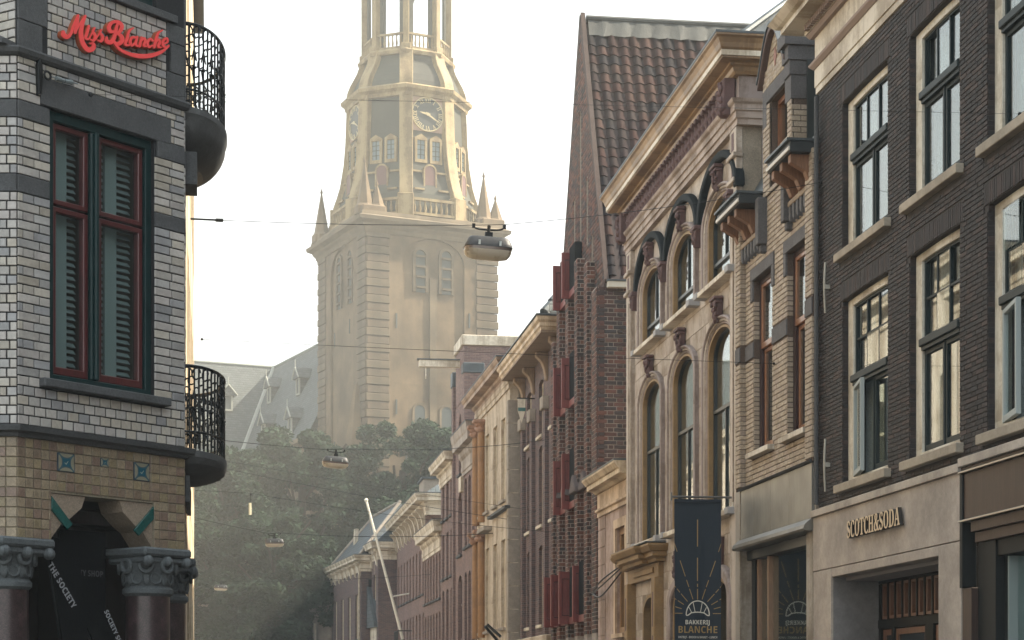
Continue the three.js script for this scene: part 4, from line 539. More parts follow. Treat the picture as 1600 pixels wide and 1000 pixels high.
  for (const [p, q] of [[-.02, .42], [8.9, L + .01]]) { part(h, 'pilaster', [cbox(p, q, 0, 10.18, -.02, .1, .012), cbox(p + .12, q - .12, 4.8, 10.0, .1, .125, .012)], mC); part(h, 'pilaster_cap', [cbox(p - .03, q + .03, 10.182, 10.26, -.02, .16, .012), cbox(p, q, 10.262, 10.6, -.02, .1, .01), cbox(p - .03, q + .03, 10.602, 10.68, -.02, .16, .012), cbox(p, q, 10.682, 11.115, -.02, .1, .01)], mC); part(h, 'pilaster_panel', [box(p + .13, q - .13, 10.31, 10.55, .1, .104), box(p + .13, q - .13, 10.75, 11.05, .1, .104)], mar); }
  const path = [[-.02, -2], [-.02, 0], [L, 0], [L, -2]];
  part(h, 'architrave', [sweep([[-.1, 11.272], [.1, 11.272], [.1, 11.37], [.13, 11.38], [.13, 11.49], [.16, 11.5], [.16, 11.6], [.2, 11.63], [.22, 11.68], [-.1, 11.69]], path)], mat([.39, .33, .3], .75, { map: T.stain }));
  part(h, 'frieze', sweep([[-.1, 11.692], [.06, 11.692], [.06, 12.1], [-.1, 12.1]], path), mauve);
  for (let x = .35; x < L - .25; x += .262) part(h, 'bracket', [mv(lathe([[.03, 11.7], [.06, 11.74], [.045, 11.8], [.075, 11.88], [.05, 11.96], [.065, 12.02], [.05, 12.09]], 10), x, 0, .12), cbox(x - .07, x + .07, 12.03, 12.1, .06, .24, .01)], mar, .6);
  part(h, 'cornice', sweep([[-.1, 12.102], [.14, 12.102], [.18, 12.14], [.2, 12.2], [.26, 12.22], [.26, 12.26], [.44, 12.27], [.44, 12.3], [-.1, 12.3]], path), gold);
  part(h, 'cornice_fillet', sweep([[-.1, 12.302], [.465, 12.302], [.465, 12.39], [-.1, 12.39]], path), wht);
  part(h, 'cornice_crown', sweep([[-.1, 12.392], [.45, 12.392], [.48, 12.43], [.5, 12.5], [.54, 12.57], [.58, 12.6], [.58, 12.63], [-.1, 12.63]], path), gold);
  part(h, 'gutter', sweep([[-.1, 12.632], [.59, 12.632], [.59, 12.67], [-.1, 12.69]], path), M.lead);
  for (const x of [.1, L - .25]) { const g = [ext([[x - .13, 11.5], [x + .13, 11.5], [x + .17, 12.1], [x - .17, 12.1]], .1, .3, .03)]; for (let k = 0; k < 8; k++) { const q = new THREE.SphereGeometry(.07, 7, 5); q.translate(x + rr(-.1, .1), 11.55 + k * .065, .3); g.push(q); } part(h, 'console', g, mar, .5); }
  part(h, 'roof', hip([-.1, L + .1, -8, .1], 12.69, 16.2, [2.5, -3.9], [L - 2.6, -3.9]), M.lead);
  const rl = []; for (const z of [-1, 1]) rl.push(rod([L + .1, 12.72, .1], [L - 2.6, 16.2, -3.9], .06)); part(h, 'roof_roll', rl[0], M.lead, true);
  for (const q of h.children) if (/^(architrave|frieze|bracket|cornice|gutter|console|roof)/.test(q.name)) q.position.y = -.15;
  // ground floor windows and the ochre door case
  for (const c of cx) { const w = sub(h, 'shop_window'); part(w, 'frame', ring(archPts(c, .748, .602, 3.2, .398), archPts(c, .66, .7, 3.2, .33), -.2, .06), ochre, .5); part(w, 'pane', ext(archPts(c, .68, .68, 3.2, .35), -.1, -.094), glassDark); }
  for (const c of cx.slice(1)) { const a = archPts(c, 1.05, .5, 3.2, .62, 20).slice(2), b = archPts(c, .8, .5, 3.2, .42, 20).slice(2).reverse(); part(h, 'window_surround', ext([[c + 1.05, .5], ...a, [c - 1.05, .5], [c - .8, .5], ...b, [c + .8, .5]], -.02, .13, .03), mauve, .5); const ks = [ext([[c - .12, 3.7], [c + .12, 3.7], [c + .2, 4.3], [c - .2, 4.3]], .0, .18, .02)]; for (let k = 0; k < 7; k++) { const g = new THREE.SphereGeometry(.06, 7, 5); g.translate(c + rr(-.1, .1), 3.8 + k * .07, .19); ks.push(g); } part(h, 'keystone', ks, mar, .5); }
  part(h, 'door_case', [sweep([[-.05, 4.2], [.2, 4.2], [.22, 4.26], [.3, 4.3], [.3, 4.38], [.36, 4.4], [.42, 4.5], [.42, 4.54], [-.05, 4.56]], [[.15, -.02], [.15, .0], [.9, 0], [.9, .12], [2.5, .12], [2.5, 0], [3.3, 0], [3.3, -.02]])], ochre);
  part(h, 'door_case_cover', cbox(-.1, 3.55, 4.562, 4.59, -.02, .44, .008), M.lead); part(h, 'door_case_frieze', [cbox(.2, 3.3, 3.9, 4.198, -.02, .12, .008), cbox(1.0, 2.9, 4.0, 4.12, .12, .16, .012)], ochre);
  for (const x of [.25, 3.0]) { part(h, 'door_pilaster', cbox(x, x + .3, 0, 3.898, -.02, .2, .012), ochre); part(h, 'pilaster_slot', [box(x + .1, x + .2, 2.9, 3.6, .2, .203), box(x + .1, x + .2, 2.5, 2.72, .2, .203), box(x + .1, x + .2, .5, 2.3, .2, .203)], mar); }
}
{ // banner on a bracket rod
  const b = thing('banner', 'navy blue banner with gold sun rays and a white croissant hanging from a rod', 'banner', [0, 0, -30.62], 0);
  const x0 = 6.985, x1 = 7.79, y1 = 4.79, y0 = 1.9, t = canvasTex(512, 1840, (g, w, H) => {
    g.fillStyle = '#1a2836'; g.fillRect(0, 0, w, H); g.strokeStyle = '#9a8154'; g.fillStyle = '#9a8154'; g.lineCap = 'butt';
    const cx = 256, cy = 1195, ray = (ang, segs, lw = 9) => { g.lineWidth = lw; for (const [a, c] of segs) { g.beginPath(); g.moveTo(cx + Math.sin(ang) * a, cy - Math.cos(ang) * a); g.lineTo(cx + Math.sin(ang) * c, cy - Math.cos(ang) * c); g.stroke(); } };
    ray(0, [[150, 265], [285, 320], [350, 600], [720, 1010]], 11);
    for (const s of [-1, 1]) { ray(.33 * s, [[160, 280], [300, 380], [420, 600], [700, 1100]]); ray(.72 * s, [[170, 280], [300, 350], [370, 520]]); ray(1.02 * s, [[180, 260], [280, 420]]); ray(1.3 * s, [[185, 260], [280, 420]]); ray(1.57 * s, [[170, 420]]); }
    g.strokeStyle = '#d5d3c8'; g.lineWidth = 12; g.lineJoin = 'round'; g.beginPath(); g.moveTo(128, 1215); g.bezierCurveTo(125, 1150, 165, 1085, 215, 1068); g.bezierCurveTo(245, 1058, 275, 1058, 300, 1068); g.bezierCurveTo(355, 1085, 392, 1150, 388, 1215); g.bezierCurveTo(372, 1222, 352, 1205, 335, 1190); g.bezierCurveTo(290, 1178, 225, 1178, 180, 1190); g.bezierCurveTo(165, 1205, 145, 1222, 128, 1215); g.stroke(); g.lineWidth = 8; for (const l of [[205, 1078, 228, 1182], [310, 1078, 288, 1182], [158, 1128, 190, 1188], [358, 1128, 326, 1188]]) { g.beginPath(); g.moveTo(l[0], l[1]); g.lineTo(l[2], l[3]); g.stroke(); }
    g.fillStyle = '#d5d3c8'; g.textAlign = 'center'; g.font = 'bold 66px sans-serif'; g.fillText('BAKKERIJ', 256, 1312, 285); g.fillStyle = '#9a8154'; g.font = 'bold 104px sans-serif'; g.fillText('BLANCHE', 256, 1405, 450); g.fillStyle = '#c9c7bb'; g.font = 'bold 34px sans-serif'; g.fillText('ONTBIJT - BROOD & BANKET - LUNCH', 256, 1462, 440);
  });
  const nx = 14, ny = 20, P = [], uv = [], pt = (i, j) => { const u = i / nx, v = j / ny; return [x0 + (x1 - x0) * u, y0 + (y1 - y0) * v, 0.04 * Math.sin(u * 5.2 + v * 3) * (1 - v * .9) + 0.012 * Math.sin(u * 13 + v * 5) * (1 - v * .8)]; };
  for (let i = 0; i < nx; i++) for (let j = 0; j < ny; j++) for (const [a, c] of [[0, 0], [1, 0], [1, 1], [0, 0], [1, 1], [0, 1]]) { P.push(...pt(i + a, j + c)); uv.push((i + a) / nx, (j + c) / ny); }
  const g = new THREE.BufferGeometry(); g.setAttribute('position', new THREE.Float32BufferAttribute(P, 3)); g.setAttribute('uv', new THREE.Float32BufferAttribute(uv, 2)); g.computeVertexNormals();
  const o = shade(new THREE.Mesh(g, mat([1, 1, 1], .8, { map: t, bump: T.bump, bs: .001 }))); o.name = 'cloth'; b.add(o);
  part(b, 'hem', box(x0, x1, y1 - .005, y1 + .05, -.025, .025), mat([.008, .016, .03], .8)); const stl = mat([.2, .2, .2], .35, { metalness: .8 });
  part(b, 'rod', [rod([x0 - .05, y1 + .09, 0], [8.12, y1 + .09, 0], .018), box(x0 - .07, x0 - .04, y1 + .02, y1 + .16, -.02, .02), rod([x0 + .4, y1 + .05, 0], [x0 + .4, y1 + .09, 0], .008)], stl, true); part(b, 'wall_plate', [box(7.98, 8.01, y1 - .1, y1 + .24, -.03, .03)], mat([.5, .48, .42], .5));
}
// ------------------------------------------------------------------ small cream link house
{
  const h = thing('low_house', 'small mauve and cream stucco house with white cornice between bakery and medieval brick house', 'house', [8.15, 0, -43.88], RY), L = 4.1;
  const mC = mat([.42, .33, .3], .85, { map: T.stain, bump: T.bump, bs: .003 }), cr = mat([.58, .46, .34], .7, { map: T.stain }), oc = mat([.42, .25, .11], .5, { map: T.wood });
  part(h, 'wall', [wallWith(rectPts(.02, L, 0, 6.3), [rectPts(2.3, 3.4, 2.9, 5.3)], -.3, 0), box(.02, L, 5.8, 6.3, -5, -.31)], mC);
  for (let y = .4; y < 5.6; y += .42) part(h, 'stone_block', [cbox(.03, .9, y, y + .405, -.05, .02, .006)], mC);
  const p = [[.05, 0], [L, 0]]; part(h, 'architrave', sweep([[0, 5.75], [.05, 5.75], [.05, 5.85], [.1, 5.88], [.1, 5.93], [0, 5.93]], p), cr); part(h, 'frieze', cbox(.04, L, 5.935, 6.3, -.05, .04, .005), cr);
  part(h, 'cornice', sweep([[-.1, 6.302], [.1, 6.302], [.16, 6.36], [.3, 6.38], [.3, 6.48], [.34, 6.5], [.4, 6.58], [.42, 6.6], [.42, 6.64], [-.1, 6.64]], p), mat([.62, .52, .38], .55, { map: T.stain })); part(h, 'gutter', sweep([[-.1, 6.642], [.43, 6.642], [.43, 6.68], [-.1, 6.7]], p), M.lead);
  { const w = sub(h, 'window'); part(w, 'frame', ring(rectPts(2.303, 3.397, 2.903, 5.297), rectPts(2.45, 3.25, 3.05, 5.15), -.22, -.06), oc); part(w, 'pane', box(2.4, 3.3, 3, 5.2, -.16, -.154), glassDark); part(w, 'sill', cbox(2.2, 3.5, 2.8, 2.898, -.1, .12, .008), cr); part(w, 'surround', ring(rectPts(2.1, 3.6, 2.9, 5.5), rectPts(2.302, 3.398, 2.901, 5.298), .0, .05), cr); }
  part(h, 'shop_canopy', sweep([[0, 1.9], [.2, 1.9], [.35, 2.05], [.4, 2.15], [0, 2.3]], [[.1, 0], [3.6, 0]]), M.lead);
}
// ------------------------------------------------------------------ medieval brick house with steep tiled roof
{
  const Z0 = -50.75, L = 6.85, X0 = 8.3, h = thing('medieval_house', 'tall old red brick gabled house with pantile roof and red wooden shutters', 'house', [X0, 0, Z0], RY), I = new THREE.Matrix4();
  const apx = 3.5, top = 18.85, eav = 11.45; // outline of the gable
  const mort = mat([.46, .4, .35], .95, { map: T.grain, bump: T.bump, bs: .004 });
  const nich = [[2.6, 12.9, 14.4], [3.5, 13.2, 16.4], [4.5, 12.9, 14.4], [5.2, 11.8, 12.8], [1.8, 12.2, 13.0]];
  part(h, 'wall', [wallWith([[0, 0], [L, 0], [L, eav - .3], [apx + .05, top - .3], [apx - .05, top - .3], [0, eav - .3]], nich.map(([x, a, b]) => archPts(x, .14, a, b, .2)), -.35, -.01), box(L - .35, L - .01, 0, eav, -12, -.36), box(0.01, .35, 0, eav, -12, -.36)], mort);
  const cols = [[.18, .078, .058], [.135, .062, .052], [.22, .095, .068], [.095, .055, .05], [.066, .05, .05], [.155, .088, .072], [.055, .047, .05]];
  const bk = new Pieces(h, 'brick', cols, { rough: .85, mat: { map: T.grain, bump: T.bumpc, bs: .008 }, c: .008, jit: .004, rot: .012 });
  const gh = (a, b) => { const v = (a + b) / 2; if (v < eav) return []; const k = (v - eav) / (top - eav); return [[-1, apx * k], [apx + (L - apx) * (1 - k), 99]]; };
  const o = { h: .103, L: .3, H: .15, bond: 'fl', joint: .018, d: .024, z: -.014, wob: .012 };
  const piers = [[.0, .32], [.95, 1.4], [2.35, 2.8], [3.75, 4.2], [5.15, 5.6], [6.2, L]];
  bk.face(I, { ...o, u0: 0, u1: L, v0: 3, v1: top, holes: [gh, ...nich.map(([x, a, b]) => archHole(x, .15, a, b, .2))] });
  // piers stand proud of the niches
  const pw = []; piers.forEach(([a, b], i) => { const y1 = [11.2, 12.2, 12.6, 12.6, 12.2, 11.3][i]; pw.push(box(a + .012, b - .012, 0, y1, -.005, .2)); bk.face(I, { ...o, u0: a, u1: b, v0: 3, v1: y1, z: .19 }); bk.face(frameM(b, 0, Math.PI / 2), { ...o, u0: -.21, u1: 0, v0: 3, v1: y1, z: -.016, L: .26, H: .13, d: .02, wob: 0.01 }); pw.push(ext([[a, y1], [b, y1], [b, y1 + .02], [a, y1 + .02]], 0, .2)); });
  part(h, 'pier', pw, mort);
  bk.face(frameM(L, 0, Math.PI / 2), { ...o, u0: -.2, u1: 4, v0: 3, v1: eav - .12, z: -.014, d: .026, cols: [3, 4, 6, 6, 4, 1, 3, 5, 0] });
  // stepped coping bricks along the gable and weathered offsets
  const bo = mat([.13, .1, .095], .9, { map: T.grain, bump: T.bumpc, bs: .012 });
  piers.slice(1, 5).forEach(([a, b], i) => { for (const y of [6.9 - 0.06 * i]) { part(h, 'weathered_ledge', ext([[a - .2, y - .12], [b + .2, y - .12], [b + .15, y], [(a + b) / 2, y + .35], [a - .15, y]], .0, .32, .03), bo); } });
  bk.flush('brick_field');
  for (const s of [-1, 1]) { const e0 = s < 0 ? 0 : L, P = [[e0 + s * .04, eav - .05], [e0 + s * .04, eav + .05], [apx + s * .1, top + .25], [apx - s * .12, top + .1]]; part(h, 'gable_coping', ext(s < 0 ? P : P.reverse(), -.1, .012), mat([.1, .068, .06], .9, { map: T.grain, bump: T.bumpc, bs: .012 })); }
  // narrow niches in the gable
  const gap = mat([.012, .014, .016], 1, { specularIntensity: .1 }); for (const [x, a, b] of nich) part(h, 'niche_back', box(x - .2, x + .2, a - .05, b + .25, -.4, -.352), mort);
  // windows with shutters
  const rw = mat([.27, .06, .055], .55, { map: T.wood, bump: T.bump, bs: .002 });
  const shut = (u, y0, y1, w, ow) => { const g = sub(h, 'window'); part(g, 'slot_shade', box(u + .07, u + ow + .12, y0 + .18, y1 + .1, -.012, .192), gap); part(g, 'frame', [box(u + .0, u + ow + .12, y0, y0 + .178, -.02, .205), box(u, u + .066, y0 + .18, y1 + .1, -.02, .2)], rw);  // near-black flush box: the shade of the open window slot put into colour
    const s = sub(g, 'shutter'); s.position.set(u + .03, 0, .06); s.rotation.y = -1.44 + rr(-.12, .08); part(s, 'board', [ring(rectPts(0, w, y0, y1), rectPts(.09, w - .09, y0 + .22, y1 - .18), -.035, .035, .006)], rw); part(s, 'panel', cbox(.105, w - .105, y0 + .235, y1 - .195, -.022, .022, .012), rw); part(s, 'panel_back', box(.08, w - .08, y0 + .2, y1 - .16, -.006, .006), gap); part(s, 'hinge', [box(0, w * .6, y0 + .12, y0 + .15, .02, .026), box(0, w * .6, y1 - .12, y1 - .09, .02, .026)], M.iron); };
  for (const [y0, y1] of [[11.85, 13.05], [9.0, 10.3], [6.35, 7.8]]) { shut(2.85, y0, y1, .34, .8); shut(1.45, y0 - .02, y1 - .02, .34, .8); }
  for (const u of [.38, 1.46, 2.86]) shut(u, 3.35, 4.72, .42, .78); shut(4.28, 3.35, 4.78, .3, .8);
  // tiles: overlapping pantiles on the slope towards the camera
  const base = []; { const sl = [L, eav], r = [apx, top]; base.push(ext([[sl[0] + .08, sl[1] - .02], [r[0], r[1] + .02], [r[0], r[1] - .1], [sl[0] - .05, sl[1] - .1]], -11.5, -.14)); base.push(ext([[-.08, sl[1] - .02], [-.02, sl[1] - .1], [r[0], r[1] - .1], [r[0], r[1] + .02]], -11.5, -.14)); }
  part(h, 'roof', base, mat([.04, .028, .028], .9));
  const tw = .29, rowL = .3, dx = L - apx, dy = top - eav, len = Math.hypot(dx, dy), ang = Math.atan2(dy, dx);
  const tileGeo = () => { const n = 10, P = [], f = u => .034 * Math.sin(u * 6.283 - .4) , q = (...v) => v.forEach(p => P.push(...p)); // u across (0..1) along the ridge, v down the slope
    const pt = (i, v, t) => { const u = i / n; return [u * (tw + .03), -v * (rowL + .07), f(u) + .02 + v * .035 - t]; };
    for (let i = 0; i < n; i++) { q(pt(i, 1, 0), pt(i + 1, 1, 0), pt(i + 1, 0, 0), pt(i, 1, 0), pt(i + 1, 0, 0), pt(i, 0, 0)); q(pt(i, 1, .022), pt(i + 1, 1, .022), pt(i + 1, 1, 0), pt(i, 1, .022), pt(i + 1, 1, 0), pt(i, 1, 0)); }
    const g = new THREE.BufferGeometry(); g.setAttribute('position', new THREE.Float32BufferAttribute(P, 3)); const r = toCreasedNormals(g, .7); return boxUV(r, [rnd() * 2, rnd() * 2]); };
  const tg = [tileGeo(), tileGeo(), tileGeo(), tileGeo()], tc = [[.052, .03, .029], [.064, .034, .031], [.04, .028, .03], [.031, .027, .031], [.072, .042, .037], [.047, .035, .035]], tm = tc.map(c => mat(c, .95, { map: T.grain, bump: T.bumpc, bs: .006, specularIntensity: .3 }));
  // slope frame: x -> into the block (-z local), y -> up the slope, z -> outward normal
  const up = V3(-Math.cos(ang), Math.sin(ang), 0), ax = V3(0, 0, -1), nn = ax.clone().cross(up);
  const list = []; const nr = Math.floor((len - .45) / rowL), nc = 36;
  for (let r = 0; r < nr; r++) for (let c = 0; c < nc; c++) { const m = new THREE.Matrix4().makeBasis(ax, up, nn), d = .42 + r * rowL + rr(-.006, .006), p = V3(apx, top, 0).addScaledVector(up, -d).addScaledVector(ax, .1 + c * tw + rr(-.006, .006)).addScaledVector(nn, .02 + rr(-.004, .004)); m.setPosition(p); m.multiply(new THREE.Matrix4().makeRotationZ(rr(-.015, .015))); list.push({ m, k: Math.floor(rnd() * 4), c: Math.floor(Math.pow(rnd(), 1.2) * tc.length), near: c, s: 0 }); }
  h.updateMatrixWorld(true); // tiles in view stand left of the bakery cornice: the nearest columns of each row
  for (const t of list) { const w = V3().setFromMatrixPosition(h.matrixWorld.clone().multiply(t.m)).applyMatrix4(camera.matrixWorldInverse), x = 800 - FPX * w.x / w.z, y = 1080 + FPX * w.y / w.z; const lim = 950 + (300 - y) * .75; t.s = (x < Math.max(985, lim) ? 1000 : 0) - t.near; }
  list.sort((a, b) => b.s - a.s);
  list.slice(0, 300).forEach((t, i) => { const o2 = shade(new THREE.Mesh(tg[t.k], tm[t.c])); o2.name = i ? `roof_tile_${String(i).padStart(3, '0')}` : 'roof_tile'; t.m.decompose(o2.position, o2.quaternion, o2.scale); h.add(o2); });
  const rest = list.slice(300).map(t => { const g = tg[t.k].clone().applyMatrix4(t.m), n = g.attributes.position.count, a = new Float32Array(n * 3); for (let k = 0; k < n; k++) a.set(tc[t.c], k * 3); g.setAttribute('color', new THREE.BufferAttribute(a, 3)); return g; });
  const mm = tm[0].clone(); mm.color.setRGB(1, 1, 1); mm.vertexColors = true; const ro = shade(new THREE.Mesh(mergeGeometries(rest), mm)); ro.name = 'roof_tile_field'; ro.userData.kind = 'stuff'; h.add(ro);
  { const cut = [], n = 60; const e = []; for (let i = 0; i <= n; i++) e.push([-.18 - i * 11 / n, .0]); // ridge lead with a scalloped lower edge
    const lo = [], P = []; for (let i = 0; i < n; i++) for (const [k, l] of [[i, i + 1]]) { const f = j => .46 + .05 * Math.sin(j * 11 / n / tw * 6.283), pt = (j, d) => { const p = V3(apx, top, 0).addScaledVector(up, -d).addScaledVector(ax, .18 + j * 11 / n).addScaledVector(nn, .1 - d * .04 + (d > .2 ? .03 * Math.sin(j * 11 / n / tw * 6.283) : 0)); return [p.x, p.y, p.z]; }; P.push(...pt(k, f(k)), ...pt(l, f(l)), ...pt(l, -.12), ...pt(k, f(k)), ...pt(l, -.12), ...pt(k, -.12)); }
    const g = new THREE.BufferGeometry(); g.setAttribute('position', new THREE.Float32BufferAttribute(P, 3)); part(h, 'ridge_lead', [g, rod([apx, top + .12, -.15], [apx, top + .12, -11.3], .1, .1, 10)], mat([.13, .135, .125], .65, { map: T.zinc, bump: T.bumpc, bs: .01 }), .5); }
  part(h, 'gutter', [box(L - .02, L + .18, eav - .16, eav - .02, -6, -.05)], mat([.5, .47, .4], .5)); part(h, 'gutter', box(L + .0, L + .2, eav - .018, eav + .02, -6, -.03), M.lead);
  for (const [x, y0, y1] of [[5.8, 8.2, 9.6], [4.7, 9.9, 10.9], [3.2, 5.0, 6.0]]) part(h, 'wall_anchor', rod([x, y0, .05], [x, y1, .05], .03, .03, 6), M.iron);
}
{ const t = thing('cable_bundle', 'loose black cables strung from the brick corner to the small stucco house', 'cable'); for (const [sag, y] of [[.12, 4.35], [.3, 4.25], [.02, 4.4]]) part(t, 'cable', tube([[8.0, 3.95, -43.95], [7.9, (3.95 + y) / 2 - sag, -42.2], [8.05, y, -40.6]], .018, 6, 14), M.iron, true); part(t, 'hook', rod([8.2, 3.95, -43.9], [7.95, 3.93, -43.98], .02), M.iron); }

// ------------------------------------------------------------------ the houses further down the right side
const bt1 = brickTex([[.11, .06, .058], [.085, .05, .052], [.14, .078, .07], [.07, .048, .052]], [.2, .17, .16], .22, .065, 3.96), bt2 = brickTex([[.2, .12, .105], [.17, .1, .09], [.23, .14, .12], [.15, .09, .085]], [.26, .21, .19], .22, .065, 3.96);
const sl1 = brickTex([[.075, .09, .1], [.06, .072, .082], [.09, .105, .115], [.066, .084, .09]], [.03, .035, .04], .33, .22, 3.96);
const FB = { dark: mat([1, 1, 1], .85, { map: bt1.map, bump: bt1.bump, bs: .008 }), red: mat([1, 1, 1], .85, { map: bt2.map, bump: bt2.bump, bs: .008 }), cream: mat([.52, .45, .36], .8, { map: T.stain, bump: T.bump, bs: .003 }), white: mat([.64, .59, .5], .65, { map: T.stain }), tan: mat([.42, .36, .3], .8, { map: T.grain }), orange: mat([.36, .18, .065], .6, { map: T.grain }), slate: mat([1, 1, 1], .6, { map: sl1.map, bump: sl1.bump, bs: .012 }) };
const frameW = mat([.62, .55, .42], .55, { map: T.stain });
// a house from its near corner to its far corner; windows [x0,x1,y0,y1,rise] from the far end
function rowHouse(name, label, near, far, H, o) {
  const dx = near[0] - far[0], dz = near[1] - far[1], L = Math.hypot(dx, dz), ry = Math.atan2(-dz, dx), h = thing(name, label, 'house', [far[0], 0, far[1]], ry), D = o.depth || 7, w = o.wall;
  part(h, 'wall', wallWith(rectPts(0, L, 0, H), o.wins.map(r => segPts(r[0], r[1], r[2], r[3], r[4] || 0, 6)), -.28, 0), w);
  part(h, 'side_wall', box(L - .25, L - .003, 0, H, -D, -.282), o.side || w); part(h, 'side_wall', box(.003, .25, 0, H, -D, -.282), o.side || w);
  o.wins.forEach(r => { const g = sub(h, 'window'), [a, b, c, d, rs = 0] = r, z = -.16; part(g, 'frame', [ring(segPts(a + .003, b - .003, c + .003, d - .003, rs, 6), segPts(a + .1, b - .1, c + .1, d - .1, rs, 6), z - .06, z + .06), box(a + .1, b - .1, c + (d - c) * .58, c + (d - c) * .58 + .08, z - .05, z + .06)], o.frame || frameW); part(g, 'pane', box(a + .05, b - .05, c + .05, d + rs * .6, z - .02, z - .012), glassDark); part(g, 'sill', cbox(a - .08, b + .08, c - .1, c - .002, -.06, .1, .008), o.sillM || M.stoneD); });
  const e0 = o.ends?.[0] ?? .02, e1 = o.ends?.[1] ?? .02, back = o.ret || 1.5;
  if (o.cornice) { const [p, t, m, m2] = o.cornice, path = [[-e0, -back], [-e0, 0], [L + e1, 0], [L + e1, -back]];
    part(h, 'cornice', sweep([[-.1, H - t], [.06, H - t], [.08, H - t * .8], [.16, H - t * .7], [.18, H - t * .55], [p * .85, H - t * .5], [p * .85, H - t * .28], [p * .92, H - t * .2], [p, H - .03], [p, H + .03], [-.1, H + .03]], path), m);
    part(h, 'architrave', sweep([[-.05, H - t - .34], [.05, H - t - .34], [.05, H - t - .2], [.08, H - t - .17], [.08, H - t - .003], [-.05, H - t - .003]], path), m2 || m); part(h, 'gutter', sweep([[-.1, H + .032], [p + .02, H + .032], [p + .02, H + .07], [-.1, H + .09]], path), M.lead); }
  (o.brackets || []).forEach(([x, wd, y0, y1, out]) => part(h, 'bracket', ext([[0, y0], [out * .25, y0 + (y1 - y0) * .1], [out * .4, y0 + (y1 - y0) * .5], [out * .6, y0 + (y1 - y0) * .75], [out, y1 - .1], [out, y1], [0, y1]], 0, wd, .01).applyMatrix4(new THREE.Matrix4().makeBasis(V3(0, 0, 1), V3(0, 1, 0), V3(-1, 0, 0)).setPosition(x + wd, 0, 0)), o.bracketM || FB.white));
  if (o.roof) { const [rh, ins] = o.roof; part(h, 'roof', hip([-.1, L + .1, -D, .1], H + .1, H + rh, [ins, -D / 2], [L - ins, -D / 2]), o.roofM || FB.slate); }
  else part(h, 'roof', box(0, L, H - .2, H - .1, -D, -.3), M.lead);
  return { h, L };
}
const grid = (xs, ys) => xs.flatMap(x => ys.map(y => [...x, ...y]));
const span = (n, a, b, w) => Array.from({ length: n }, (_, i) => { const c = a + (b - a) * (i + .5) / n; return [c - w / 2, c + w / 2]; });
{ // dark brick house with deep painted eaves next to the medieval house
  const soff = mat([.4, .29, .19], .7, { map: T.wood });
  const { h, L } = rowHouse('eaved_house', 'dark brick house with deep tan wooden eaves and grey hipped roof beyond the shutters', [8.52, -51.3], [8.5, -59.15], 11.6, { wall: FB.dark, wins: grid([[1.0, 1.9], [3.4, 4.3], [5.8, 6.7]], [[3.6, 5.9, .1], [6.6, 8.9, .1], [9.3, 10.9, .08]]), frame: frameW, sillM: FB.white, depth: 8 });
  part(h, 'eave_soffit', [box(-.1, L + .35, 11.58, 11.64, -8, .68)], soff); part(h, 'eave_moulding', sweep([[-.1, 11.642], [.0, 11.642], [.02, 11.7], [.06, 11.74], [.06, 11.84], [.12, 11.9], [.14, 12.0], [-.1, 12.02]], [[-.12, -8], [-.12, .68], [L + .38, .68], [L + .38, -8]]), mat([.58, .46, .32], .55, { map: T.stain })); part(h, 'gutter', sweep([[-.1, 12.022], [.17, 12.022], [.17, 12.06], [-.1, 12.08]], [[-.12, -8], [-.12, .68], [L + .38, .68], [L + .38, -8]]), M.lead);
  part(h, 'roof', hip([-.1, L + .4, -8, .6], 12.05, 17.5, [3.2, -3.7], [L - 3, -3.7]), FB.slate);
  const rt = []; for (let i = 0; i < 17; i++) { const t = i / 17, a = V3(-.1, 12.1, .6).lerp(V3(3.2, 17.55, -3.7), t), b = V3(-.1, 12.1, .6).lerp(V3(3.2, 17.55, -3.7), t + 1.12 / 17); part(h, 'ridge_tile', rod(a.toArray(), b.toArray(), .15, .12, 10), FB.slate, .6); }
  for (let i = 0; i < 17; i++) { const t = i / 17, a = V3(L + .4, 12.1, .6).lerp(V3(L - 3, 17.55, -3.7), t), b = V3(L + .4, 12.1, .6).lerp(V3(L - 3, 17.55, -3.7), t + 1.12 / 17); part(h, 'ridge_tile', rod(a.toArray(), b.toArray(), .15, .12, 10), FB.slate, .6); }
  for (const x of [.3, 2.3, 4.9, L - .5]) { part(h, 'eave_bracket', ext([[0, 10.75], [.08, 10.8], [.12, 11.1], [.2, 11.3], [.36, 11.45], [.36, 11.575], [0, 11.575]], 0, .26, .02).applyMatrix4(new THREE.Matrix4().makeBasis(V3(0, 0, 1), V3(0, 1, 0), V3(-1, 0, 0)).setPosition(x + .3, 0, 0)), soff); part(h, 'pier', [cbox(x - .05, x + .4, 0, 9.9, -.01, .12, .01)], FB.dark); part(h, 'pier_cap', cbox(x - .1, x + .45, 9.902, 10.28, -.01, .2, .02), FB.tan); }
  part(h, 'ledge', cbox(0, L, 2.9, 3.2, -.01, .5, .03), FB.cream); part(h, 'chimney_slab', box(1.2, 2.6, 14.75, 14.95, -2.4, -1.0), FB.tan); part(h, 'chimney', box(1.5, 2.3, 13, 14.748, -2.1, -1.3), FB.dark);
}
{ const s = thing('shield_sign', 'small white and teal shield hung high under the wooden eaves', 'sign', [8.3, 0, -56.6], 0); const g = x => ext([[-.12, .4], [.12, .4], [.12, .05], [0, -.35], [-.12, .05]], 0, .04, .008); part(s, 'shield', mv(g(), -.2, 10.2, 0), FB.white); part(s, 'band', mv(box(-.115, .115, .02, .13, .04, .05), -.2, 10.2, 0), mat([.05, .15, .15], .5)); part(s, 'arm', rod([-.34, 10.62, .02], [.25, 10.62, .02], .02), M.iron); }
